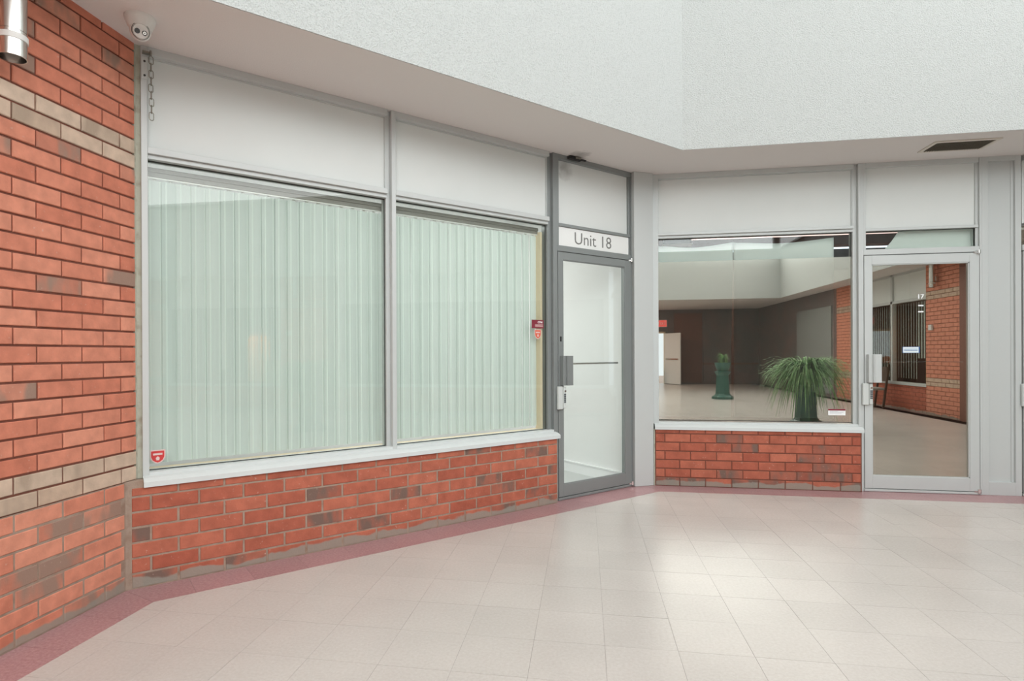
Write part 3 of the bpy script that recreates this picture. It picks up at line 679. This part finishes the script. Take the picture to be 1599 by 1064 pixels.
# return north of the pier, shade of its angled face put into the colour, then a shopfront to the C wall
boxes('shaded_return', [(.0, .24, -.02, .2, 0, CEIL)], 'darkbrown', se, bev=0)
boxes('mortar', [(-5.9, 0, .006, .25, 0, .56)], 'mortar_dark', se, bev=0)
b_before = set(se.children)
lay(se, FE, -5.9, 0, .56, .1, .22, .247, matB, single=lambda *a: False)
boxes('shop_frame', [(-5.9, 0, -.02, .15, .56, .62), (-5.9, 0, .03, .15, 2.42, 2.48), (-5.9, 0, .05, .15, 2.48, CEIL), (-3.0, -2.94, .03, .15, .6, CEIL), (-.06, 0, .03, .15, .6, CEIL), (-5.9, -5.8, .03, .15, .6, CEIL)], 'frame', se, bev=0)
boxes('dark_glazing', [(-5.8, -.06, .12, .13, .62, 2.42)], mat('dark_glazing', (.03, .03, .03), .05), se, bev=0)
w5 = R(FE, 'window_5', 1.37, .56, 'blind-hung shop window reflected in the glass of door 17', 'window')
q = lambda l: rel(1.37, .56, l)
boxes('frame', q([(1.37, 4.3, .02, .15, .56, .62), (1.37, 4.3, .06, .15, 2.38, 2.44), (1.37, 1.42, .06, .15, .6, CEIL), (2.82, 2.90, .06, .15, .6, CEIL), (4.25, 4.3, .06, .15, .6, CEIL), (1.37, 4.3, .06, .15, 3.0, CEIL)]), 'frame', w5)
boxes('upper_panel', q([(1.37, 4.3, .10, .11, 2.44, 3.0)]), 'panel', w5, bev=0)
boxes('pane', q([(1.42, 4.25, .10, .105, .62, 2.38)]), 'glass', w5, bev=0)
for k in range(26):
    u = 1.47 + k*.105
    wv = .045 if k < 6 else .014
    boxes('vane', q([(u, u + wv, .20, .206, 1.15 if k < 6 else .70, 2.36)]), 'vane', w5, bev=0)
boxes('yellow_board', q([(1.44, 1.95, .3, .32, .62, 1.15)]), mat('yellow_board', (.45, .33, .12), .7), w5, bev=0)
shell('wall_right', FE, -1.0, 7.5, 0, CEIL, 'intdark', 'dark back wall inside the reflected shop', 2.4, 2.5)
shell('wall_right', FE, 7.4, 7.5, 0, CEIL, 'intdark', 'dark side wall inside the reflected shop', .25, 2.4)
shell('wall_right', FE, -1.0, -.9, 0, CEIL, 'intdark', 'dark near side wall inside the reflected shop', .25, 2.4)
shell('ceiling', FE, -1.0, 7.5, CEIL, CEIL + .1, 'intceil', 'dark ceiling inside the reflected shop', .7, 2.5, 'ceiling')
shell('floor', FE, -1.0, 7.5, -.1, -.001, 'intdark', 'dark floor inside the reflected shop', .7, 2.5, 'floor')
boxes('sunpatch_pier', q([(2.15, 2.75, .9, 1.1, .62, 1.75)]), mat('sunlit_brick', (.62, .30, .16), .9), w5, bev=0)  # added block standing in for the reflection of a sunlit brick wall
sp = bpy.data.lights.new('sunpatch_spot', 'SPOT'); sp.energy = 230; sp.color = (1, .62, .34); sp.spot_size = math.radians(44); sp.spot_blend = .1  # added spot that makes the warm sunlit patch
so = bpy.data.objects.new('sunpatch_spot', sp); COL.objects.link(so); so.location = FE.w(2.3, .45, 2.3)
tgt = FE.w(2.5, .9, 1.35); so.rotation_euler = (tgt - so.location).to_track_quat('-Z', 'Y').to_euler()

# exit sign and trash bin by the far door
ex = thing('exit_sign', FS, -3.30, -.06, 2.36, 'red EXIT sign over the far door, seen in reflection', 'sign')
boxes('housing', [(-.02, .42, 0, .06, -.02, .28)], 'whiteplastic', ex, bev=.004)
boxes('face', [(0, .40, -.004, 0, 0, .26)], 'exitred', ex, bev=0)
text('letter', 'EXIT', ex, .05, .06, -.006, .30, .14, 'white')
tb = thing('litter_bin', FG, 2.62, -12.6, 0, 'dark green litter bin by the bright far door, seen in reflection', 'bin')
smooth(obj('bin_body', lathe(bmesh.new(), [(.20, 0), (.24, .05), (.27, .85), (.24, .86)], 20), 'pot', tb)); smooth(obj('lid', lathe(bmesh.new(), [(.28, .86), (.28, .92), (.16, 1.08), (.02, 1.12)], 20), mat('orange_lid', (.7, .2, .06), .5), tb))

# ferns on pedestals
def fern(x, y, rad, hgt, label, n=150, seed=1):
    random.seed(seed)
    t = thing('potted_fern', FG, x, y, 0, label, 'plant', 'potted ferns on green pedestals across the court')
    prof = [(.29, 0), (.29, .06), (.22, .10), (.19, .14), (.17, .45), (.16, .62), (.20, .68), (.22, .72), (.17, .74)]
    k = hgt/1.05
    smooth(obj('pedestal', lathe(bmesh.new(), [(r, z*k) for r, z in prof], 8), 'pot', t), 20)
    smooth(obj('pot', lathe(bmesh.new(), [(.13, .74*k), (.17, .80*k), (.21, .93*k), (.22, .96*k), (.19, .95*k)], 20), 'pot', t))
    bm = bmesh.new()
    for i in range(n):
        a = random.uniform(0, 2*math.pi); L = rad*random.uniform(.35, 1.15); up = random.uniform(.10, .38); dn = random.uniform(.10, .50) + (.45 if random.random() < .3 else 0)
        m = 7; pl = None
        side = Vector((-math.sin(a), math.cos(a), 0))
        for j in range(m + 1):
            s = j/m; rr = L*s*(1 - .15*s); z = .93*k + up*math.sin(min(1, s*1.4)*math.pi*.5)*1.0 - dn*s**2.4
            c = Vector((rr*math.cos(a), rr*math.sin(a), z)); w = .010*(1 - s)**.6 + .002
            l, r_2 = bm.verts.new(c - side*w), bm.verts.new(c + side*w)
            if pl: bm.faces.new((pl[0], pl[1], r_2, l))
            pl = (l, r_2)
            if j and j < m:      # leaflets
                for sg_ in (-1, 1):
                    tip = c + side*sg_*(.085*(1 - s*.6)) + Vector((math.cos(a), math.sin(a), -.2))*.035
                    v1, v2, v3 = bm.verts.new(c), bm.verts.new(c + Vector((math.cos(a), math.sin(a), 0))*.022), bm.verts.new(tip)
                    bm.faces.new((v1, v2, v3))
    obj('foliage', bm, 'fern', t, kind='stuff')
    return t
fern(3.85, .85, .90, 1.02, 'large bushy fern on a green pedestal, reflected at the right of the shop window', 640, 3)
fern(3.76, -5.1, .22, 1.10, 'small plant on a slim green urn, reflected near the middle of the shop window', 60, 5)

# chair in front of the reflected window
ch = thing('wooden_chair', FE, 2.75, -.45, 0, 'dark wooden chair with grey seat, reflected beside the handle of door 17', 'chair')
boxes('seat', [(-.22, .22, -.22, .22, .42, .48)], 'cushion', ch, bev=.015)
for sx in (-1, 1):
    boxes('leg', [(sx*.2 - .02, sx*.2 + .02, -.22, -.18, 0, .42)], 'wood', ch, bev=.003)
    lg = boxes('leg', [(-.02, .02, -.02, .02, 0, 1.02)], 'wood', ch, bev=.003); lg.location = (sx*.2, .19, 0); lg.rotation_euler = (math.radians(-7), 0, 0)
boxes('backrest', [(-.2, .2, .27, .29, .62, .95)], 'wood', ch, bev=.004)
# detector box on the reflected pier
tag(boxes('wall_detector', [(0, .11, -.04, 0, 0, .11)], 'whiteplastic', None, bev=.006), 'small white wall box on the reflected brick pier', 'detector')
o = bpy.data.objects['wall_detector']; o.location = FE.w(1.1, -.002, 1.72); o.rotation_euler = (0, 0, FE.a)

# ---------------------------------------------------------------- interiors
# unit 18 room (white)
ri = thing('wall_interior', FB, 0, 0, 0, 'white room inside Unit 18 seen through its glass door', 'wall', kind='structure')
boxes('side_wall', [(4.215, 4.30, .165, 2.9, 0, 2.9)], 'intwhite', ri, bev=0)
boxes('back_wall', [(.0, 4.215, 2.9, 3.0, 0, 2.9)], 'intwhite', ri, bev=0)
boxes('side_wall', [(-.05, .06, .165, 3.0, 0, 2.9)], 'intwhite', ri, bev=0)
boxes('room_ceiling', [(-.05, 4.3, .165, 3.0, 2.9, 2.95)], 'intwhite', ri, bev=0)
boxes('room_floor', [(.06, 4.215, .145, 2.9, -.004, .001)], 'intfloor', ri, bev=0)
boxes('baseboard', [(4.195, 4.215, .165, 2.9, .001, .115), (4.187, 4.215, .165, 2.9, .105, .118)], 'white', ri, bev=0)
boxes('inner_sill', [(.12, 3.19, .165, .24, .60, .63)], 'cream', ri, bev=0)
boxes('inner_trim', [(3.110, 3.135, .135, .20, .63, 2.36)], 'cream', ri, bev=0, label='cream strip right of the blinds')
boxes('low_wall_lining', [(.06, 3.19, .165, .22, 0, .60)], 'intwhite', ri, bev=0)
# unit 17 room (dark)
rj = thing('wall_interior', FC, 0, 0, 0, 'dark room behind the mirrored window and door 17', 'wall', kind='structure')
boxes('room_wall', [(.62, .70, .165, 4.0, 0, 2.9), (4.9, 5.0, .165, 4.0, 0, 2.9), (.62, 5.0, 4.0, 4.1, 0, 2.9)], 'intdark', rj, bev=0)
boxes('room_ceiling', [(.62, 5.0, .165, 4.1, 2.95, 3.0)], 'intceil', rj, bev=0)
boxes('room_floor', [(.70, 4.9, .145, 4.0, -.004, .0005)], 'intdark', rj, bev=0)
boxes('ceiling_beam', [(.70, 4.9, 1.5, 1.7, 2.55, 2.95)], 'darkbrown', rj, bev=0)
boxes('low_wall_lining', [(.70, 2.53, .165, .22, 0, .60)], 'intdark', rj, bev=0)
boxes('dark_beam', [(2.0, 4.9, .9, 1.1, 2.20, 2.40)], mat('blue_black_beam', (.02, .022, .03), .6), rj, bev=0)
lt = thing('glow_strip', FC, .9, .62, 2.50, 'thin added glowing strip for a pinkish line inside the dark shop, above the paper', 'lamp')  # added glowing bar draws a pinkish line where no lamp hangs
boxes('glow_bar', [(0, 2.45, 0, .022, 0, .022)], 'glow_bar', lt, bev=0)
boxes('batten', [(-.02, 2.47, .0, .05, .024, .06)], 'intwhite', lt, bev=0)
fx = thing('speaker_box', FC, .80, .30, 2.405, 'blue-grey rounded box behind the glass at the top left of the mirrored window', 'box')
boxes('box_body', [(0, .27, 0, .14, 0, .10)], mat('box_bluegrey', (.12, .16, .17), .35), fx, bev=.02)
boxes('box_rim', [(-.012, .282, .01, .13, -.006, .006)], 'greyplastic', fx, bev=.003)

# paper sheets behind the mirrored window
def paper(name, u0, u1, ztl, ztr, zsag, zb, d, label, seed, slit=None):
    bm = bmesh.new(); nu, nz = 30, 26; g = []
    for i in range(nu + 1):
        s = i/nu; u = u0 + (u1 - u0)*s
        zt = ztl + (ztr - ztl)*s - zsag*math.sin(math.pi*s)
        col = []
        for j in range(nz + 1):
            t = j/nz; z = zb + (zt - zb)*t
            w = noise.noise(Vector((u*3.1 + seed, z*2.2, seed)))*.012 + .010*t**8*math.sin(9*s + 3) + .012*math.exp(-((s - .06)/.05)**2)*t**10
            uu = u
            if slit and i == slit[0]: uu += slit[1]*(1 - t)*1.0
            col.append(bm.verts.new((uu, d + .02 + w, z)))
        g.append(col)
    for i in range(nu):
        for j in range(nz): bm.faces.new((g[i][j], g[i+1][j], g[i+1][j+1], g[i][j+1]))
    for v in bm.verts: v.co -= Vector((u0, d, zb))
    t_ = thing(name, FC, u0, d, zb, label, 'paper', 'paper sheets behind the mirrored window')
    o = obj('sheet', bm, 'paper', t_); smooth(o, 60); md = o.modifiers.new('s', 'SOLIDIFY'); md.thickness = .0012
    return t_
paper('paper_sheet', .716, 1.436, 2.368, 2.378, .030, .66, .155, 'left white paper sheet hung behind the mirrored window, sagging at its top', 1.3, slit=(30, -.030))
paper('paper_sheet', 1.440, 2.345, 2.378, 2.392, .028, .66, .155, 'right white paper sheet hung behind the mirrored window, peaked at its right end', 4.7)
# paper in the transom over door 17
pp = [(2.90, 2.432), (3.50, 2.432), (3.50, 2.238), (2.76, 2.238), (2.83, 2.335), (2.94, 2.335), (3.0, 2.322), (3.075, 2.318), (2.99, 2.36)]
bm = vprism([(u - 2.72, z - 2.235) for u, z in pp], 0, .0015)
bmesh.ops.triangulate(bm, faces=bm.faces[:]); bmesh.ops.subdivide_edges(bm, edges=bm.edges[:], cuts=3, use_grid_fill=True)
for v in bm.verts: v.co.y += .014*noise.noise(Vector((v.co.x*7, 0, v.co.z*6))) + .006*math.sin(v.co.x*30 + v.co.z*20)
tp = thing('paper_sheet', FC, 2.72, .135, 2.235, 'crumpled pale paper filling most of the transom window over door 17', 'paper')
smooth(obj('sheet', bm, 'paper', tp), 30)

# ---------------------------------------------------------------- vertical blinds
VH = 2.328 - .66
def vane_mesh():
    bm = bmesh.new(); prof = []
    n = 22; Wd = .100
    for i in range(n + 1):
        s = i/n; x = (s - .5)*Wd
        y = -.0085*math.sin(math.pi*s)                       # curve of the vane
        for c_ in (.22, .78): y -= .0028*math.exp(-((s - c_)/.035)**2)   # two raised ribs
        prof.append((x, y))
    a = [bm.verts.new((x, y, 0)) for x, y in prof]; b = [bm.verts.new((x, y, VH)) for x, y in prof]
    for i in range(n): bm.faces.new((a[i], a[i+1], b[i+1], b[i]))
    me = bpy.data.meshes.new('vane'); bm.to_mesh(me); bm.free(); me.materials.append(MT['vane'])
    for p in me.polygons: p.use_smooth = True
    return me
VM = vane_mesh()
cb = bmesh.new(); bx(cb, -.004, .004, -.003, .003, 0, .028); bx(cb, -.011, .011, -.004, .004, .016, .021)
bmesh.ops.recalc_face_normals(cb, faces=cb.faces); CM = bpy.data.meshes.new('carrier'); cb.to_mesh(CM); cb.free(); CM.materials.append(MT['whiteplastic'])
random.seed(11)
def blind(u0, u1, label, lead=0):
    t = thing('vertical_blind', FB, u0, .19, .66, label, 'blind', 'closed vertical blinds of Unit 18')
    Wd = u1 - u0
    boxes('head_track', [(0, Wd, -.022, .022, 2.345 - .66, 2.400 - .66), (0, Wd, -.030, -.022, 2.372 - .66, 2.396 - .66)], 'track', t, bev=.002)
    boxes('valance_lip', [(0, Wd, -.018, -.010, 2.337 - .66, 2.346 - .66)], 'whiteplastic', t, bev=0)
    n = int(round(Wd/.0845)); p = Wd/n
    for i in range(n):
        x = (i + .5)*p + random.uniform(-.005, .005)
        obj('vane', VM, None, t, (x, random.uniform(-.002, .002), 0), (random.uniform(-.0012, .0012), random.uniform(-.0012, .0012), math.radians(random.uniform(4, 17))))
        obj('carrier', CM, None, t, (x, 0, VH - .010))
    return t
blind(.125, 1.690, 'pale green vertical blind behind the wide left window')
blind(1.700, 3.115, 'pale green vertical blind behind the window beside the Unit 18 door')

# ---------------------------------------------------------------- stickers
def shield(name, root, u, z, w, h, mt, label, d):
    pts = [(-.5, .5), (.5, .5), (.5, 0), (.38, -.28), (.15, -.45), (0, -.5), (-.15, -.45), (-.38, -.28), (-.5, 0)]
    t = obj(name, vprism([(u + a*w, z + b*h) for a, b in pts], d, d + .0006), 'pale', root, label=label)
    obj('shield_print', vprism([(u + a*w*.84, z + b*h*.84) for a, b in pts], d - .0006, d), mt, t)
    obj('print_line', vprism([(u - w*.30, z + h*.12), (u + w*.30, z + h*.12), (u + w*.30, z + h*.26), (u - w*.30, z + h*.26)], d - .0010, d - .0006), 'pale', t)
    obj('print_mark', vprism([(u - w*.09, z - h*.26), (u + w*.09, z - h*.26), (u + w*.13, z - h*.08), (u, z + h*.04), (u - w*.13, z - h*.08)], d - .0010, d - .0006), 'pale', t)
    return t
GD = FD + .060
shield('sticker', w1, .166 - .118, .706 - .632 + .0, .080, .080, 'red', 'red shield shaped alarm sticker in the lower left corner', GD)
b2 = obj('sticker', vprism([(2.993 - 1.677, 1.514 - .632), (3.128 - 1.677, 1.514 - .632), (3.128 - 1.677, 1.587 - .632), (2.993 - 1.677, 1.587 - .632)], GD, GD + .0006), 'burg', w2, label='burgundy rectangular sticker at the right edge')
text('letter', 'CPM', b2, 3.060 - 1.677, 1.557 - .632, GD - .0008, .052, .018, 'white', bold=.02)
boxes('print_line', [(3.030 - 1.677, 3.118 - 1.677, GD - .0008, GD - .0002, 1.526 - .632 + k*.009, 1.530 - .632 + k*.009) for k in range(3)], 'pale', b2, bev=0)
shield('sticker', w2, 3.062 - 1.677, 1.462 - .632, .075, .085, mat('orange_red', (.72, .13, .07), .4), 'orange-red shield sticker below the burgundy one', GD)
st3 = boxes('sticker', [(2.267 - .712, 2.417 - .712, FD + .0525, FD + .0533, .697 - .630, .742 - .630)], 'white', w3, bev=0, label='white and red notice sticker in the lower right corner')
boxes('print_band', [(2.267 - .712, 2.417 - .712, FD + .0520, FD + .0533, .742 - .630, .757 - .630)], 'burg', st3, bev=0)
boxes('print_line', [(2.28 - .712, 2.28 - .712 + .12*f, FD + .0520, FD + .0526, .735 - .630 - k*.010, .738 - .630 - k*.010) for k, f in enumerate((.6, 1, .85))], 'greyprint', st3, bev=0)
PD = FD + .0138
text('digit', '17', leaf2, 3.018 - 2.555, 1.782, PD, .050, .042, 'white', bold=.03)
for z in (1.7135, 1.657): boxes('painted_glint', [(3.018 - 2.555, 3.062 - 2.555, PD - .0004, PD + .0002, z, z + .013)], 'white', leaf2, bev=0)  # reflections of ceiling lights drawn as white strips
st4 = boxes('sticker', [(2.887 - 2.555, 3.030 - 2.555, PD - .0002, PD + .0004, 1.284, 1.342)], 'blue', leaf2, bev=0, label='small white notice with blue edge on the glass')
boxes('notice_face', [(2.891 - 2.555, 3.020 - 2.555, PD - .0008, PD - .0003, 1.287, 1.339)], mat('notice_white', (.80, .88, .92), .4), st4, bev=0)
boxes('print_line', [(2.899 - 2.555, 3.012 - 2.555, PD - .0014, PD - .0009, 1.316 - k*.012, 1.321 - k*.012) for k in range(2)], 'blue', st4, bev=0)

# ---------------------------------------------------------------- small things near the ceiling
# chain and bracket on the left jamb
bk = thing('chain_bracket', FB, .088, FD - .0015, 2.86, 'small metal bracket plate screwed to the left jamb, top of the wide window', 'bracket')
boxes('plate', [(0, .032, -.004, 0, 0, .125)], 'greyplastic', bk, bev=.001)
for z in (.02, .10): smooth(obj('screw', cyl(bmesh.new(), (.016, -.008, z), .006, .005, 'y', 12), 'darkgasket', bk))
b2 = bmesh.new(); bx(b2, .004, .05, -.03, 0, .140, .150); cyl(b2, (.045, -.028, .132), .006, .025, 'z', 10); obj('hook', b2, 'galv', bk)
def torus_link(L, W2, r):
    bm = bmesh.new(); n, m = 20, 6; rings = []
    for i in range(n):
        a = 2*math.pi*i/n; x = W2*math.cos(a); z = (L/2 - W2)*(1 if math.sin(a) > 0 else -1)*(1 if abs(math.sin(a)) > .05 else 0) + W2*math.sin(a)
        nx, nz = math.cos(a), math.sin(a)
        rings.append([bm.verts.new((x + r*math.cos(2*math.pi*j/m)*nx, r*math.sin(2*math.pi*j/m), z + r*math.cos(2*math.pi*j/m)*nz)) for j in range(m)])
    for i in range(n):
        A_, B_ = rings[i], rings[(i+1) % n]
        for j in range(m): bm.faces.new((A_[j], A_[(j+1) % m], B_[(j+1) % m], B_[j]))
    bmesh.ops.recalc_face_normals(bm, faces=bm.faces); me = bpy.data.meshes.new('link'); bm.to_mesh(me); bm.free(); me.materials.append(MT['galv'])
    for p in me.polygons: p.use_smooth = True
    return me
LK = torus_link(.046, .0115, .0028)
cn = thing('hanging_chain', FB, .134, FD - .030, 2.985, 'short loose steel chain hanging at the top left of the wide window', 'chain')
for k in range(9): obj('link', LK, None, cn, (random.uniform(-.002, .002), 0, -.022 - k*.0395), (0, 0, (math.pi/2 if k % 2 else .25)))

# security camera
scx, scy = -2.272, 2.695
sc = thing('security_camera', FG, scx, scy, CEIL - .0, 'white turret security camera on the soffit above the brick wall corner', 'camera')
smooth(obj('base', lathe(bmesh.new(), [(.073, 0), (.073, -.010), (.070, -.020), (.060, -.045), (.052, -.062)], 36), 'whiteplastic', sc), 35)
bm = bmesh.new(); bmesh.ops.create_uvsphere(bm, u_segments=32, v_segments=20, radius=.050)
ball = obj('turret', bm, 'whiteplastic', sc, (0, 0, -.068)); smooth(ball, 80)
look = (Vector((0, 0, 1.3)) - Vector((scx, scy, CEIL - .068))).normalized()
look = (look + Vector((.05, .0, .0))).normalized()
qr = look.to_track_quat('Z', 'Y')
xr = qr @ Vector((1, 0, 0)); 
# side axis parallel to the picture's left-right
side = look.cross(Vector((0, 0, 1))).normalized(); upv = side.cross(look).normalized()
MM = Matrix((( -side.x, upv.x, look.x), (-side.y, upv.y, look.y), (-side.z, upv.z, look.z)))
if MM.determinant() < 0: MM = Matrix(((side.x, upv.x, look.x), (side.y, upv.y, look.y), (side.z, upv.z, look.z)))
er = MM.to_euler()
face = obj('face_plate', cyl(bmesh.new(), (0, 0, .036), .036, .014, 'z', 32, r2=.034), 'whiteplastic', sc, (0, 0, -.068), er); smooth(face)
ringm = lathe(bmesh.new(), [(.0395, .034), (.0415, .034), (.0415, .038), (.0395, .038)], 32, caps=False)
smooth(obj('shadow_gap', ringm, 'black', sc, (0, 0, -.068), er))
sgn = 1 if (MM @ Vector((1, 0, 0))).dot(r_) > 0 else -1
smooth(obj('lens', cyl(bmesh.new(), (-.0155*sgn, -.002, .050), .0125, .003, 'z', 24), 'lens', sc, (0, 0, -.068), er, label='dark round lens'))
led = obj('infrared_lamp', cyl(bmesh.new(), (.0175*sgn, -.006, .050), .0120, .002, 'z', 24), 'lens', sc, (0, 0, -.068), er); smooth(led)
bm = bmesh.new(); cyl(bm, (.0175*sgn, -.006, .052), .0078, .001, 'z', 16); smooth(obj('lamp_core', bm, 'chrome', led))
smooth(obj('core_dot', cyl(bmesh.new(), (.0175*sgn, -.006, .053), .003, .0008, 'z', 12), 'lens', led))

# wall sconces (cylinder up/down lights)
def sconce(F, u, label):
    t = thing('wall_sconce', F, u, 0, 2.56, label, 'lamp', 'steel cylinder wall sconces on brick piers')
    r = .053; c = -.102
    bm = lathe(bmesh.new(), [(r - .004, .0), (r, .0), (r, .105), (r - .003, .106), (r - .003, .109), (r, .110), (r, .46), (r - .004, .46), (r - .004, .30), (0.001, .30), (.001, .10), (r - .004, .10), (r - .004, .0)], 40, (0, c, 0), caps=False)
    smooth(obj('body', bm, 'steel', t), 30)
    smooth(obj('band', lathe(bmesh.new(), [(r, .070), (r + .003, .070), (r + .003, .094), (r, .094)], 40, (0, c, 0), caps=False), 'whiteplastic', t), 30)
    smooth(obj('bulb', lathe(bmesh.new(), [(.002, .02), (.018, .025), (.03, .05), (.022, .10)], 20, (0, c, 0)), 'intwhite', t))
    boxes('wall_mount', [(-.04, .04, -.06, -.0, .12, .22)], 'steel', t, bev=.003)
    return t
sconce(FA, 2.108, 'polished steel cylinder sconce on the brick wall at the top left edge')
sconce(FE, .95, 'steel cylinder sconce on the brick pier, reflected in the glass of door 17')

# ceiling vent
cv = thing('ceiling_vent', FG, 2.882, 5.43, CEIL, 'rectangular louvred air vent in the soffit above door 17', 'vent')
boxes('vent_frame', [(0, .50, 0, .028, -.010, 0), (0, .50, .242, .27, -.010, 0), (0, .03, .028, .242, -.010, 0), (.47, .50, .028, .242, -.010, 0)], 'ventframe', cv, bev=.002)
boxes('backing', [(.03, .47, .028, .242, -.0025, -.0005)], 'black', cv, bev=0)
lv = bmesh.new(); bx(lv, -.0015, .0015, .0, .214, -.008, 0.004); bmesh.ops.recalc_face_normals(lv, faces=lv.faces); LV = bpy.data.meshes.new('louver'); lv.to_mesh(LV); lv.free(); LV.materials.append(MT['vent'])
for k in range(22): obj('louver', LV, None, cv, (.045 + k*.0195, .028, -.0065), (0, math.radians(35), 0))

# broken bracket with grime at the head over the Unit 18 door
gb_ = thing('metal_bracket', FB, 3.45, FD - .03, CEIL - .05, 'small dark bent metal bracket jammed at the soffit above the Unit 18 door', 'bracket')
boxes('bent_strip', [(-.09, -.02, -.01, .03, .020, .048), (-.03, .05, -.015, .02, .018, .030), (.03, .10, -.02, .0, .022, .034)], 'black', gb_, bev=.002)
boxes('clip', [(-.03, .03, -.022, -.012, .026, .046)], 'galv', gb_, bev=.002)

# added ceiling frame round the fill lamp of the far corridor
cl = thing('added_ceiling_light', FG, .6, -11.1, CEIL, 'added rectangular frame round the fill lamp in the far corridor', 'lamp')
boxes('light_frame', [(-.03, 1.23, -.03, .0, -.03, 0), (-.03, 1.23, .6, .63, -.03, 0), (-.03, 0, 0, .6, -.03, 0), (1.2, 1.23, 0, .6, -.03, 0)], 'whiteplastic', cl)

# added window surrounds for the two side fill lights, high in the light well
F1 = Frame(2.2, -8.30, math.pi); F2 = Frame(6.25, -1.5, -math.pi/2)
for F_, hw, lb in ((F1, 3.85, 'added surround of the fill light high on the south side of the light well'), (F2, 6.55, 'added surround of the fill light high on the east side of the light well')):
    r = thing('added_window_1' if F_ is F1 else 'added_window_2', F_, -hw, 0, 4.6, lb, 'window', kind='structure')
    boxes('added_surround', [(0, 2*hw, -.10, -.0, 0, .05), (0, 2*hw, -.10, 0, 2.86, 2.91), (0, .05, -.10, 0, .05, 2.86), (2*hw - .05, 2*hw, -.10, 0, .05, 2.86)], 'frame', r)
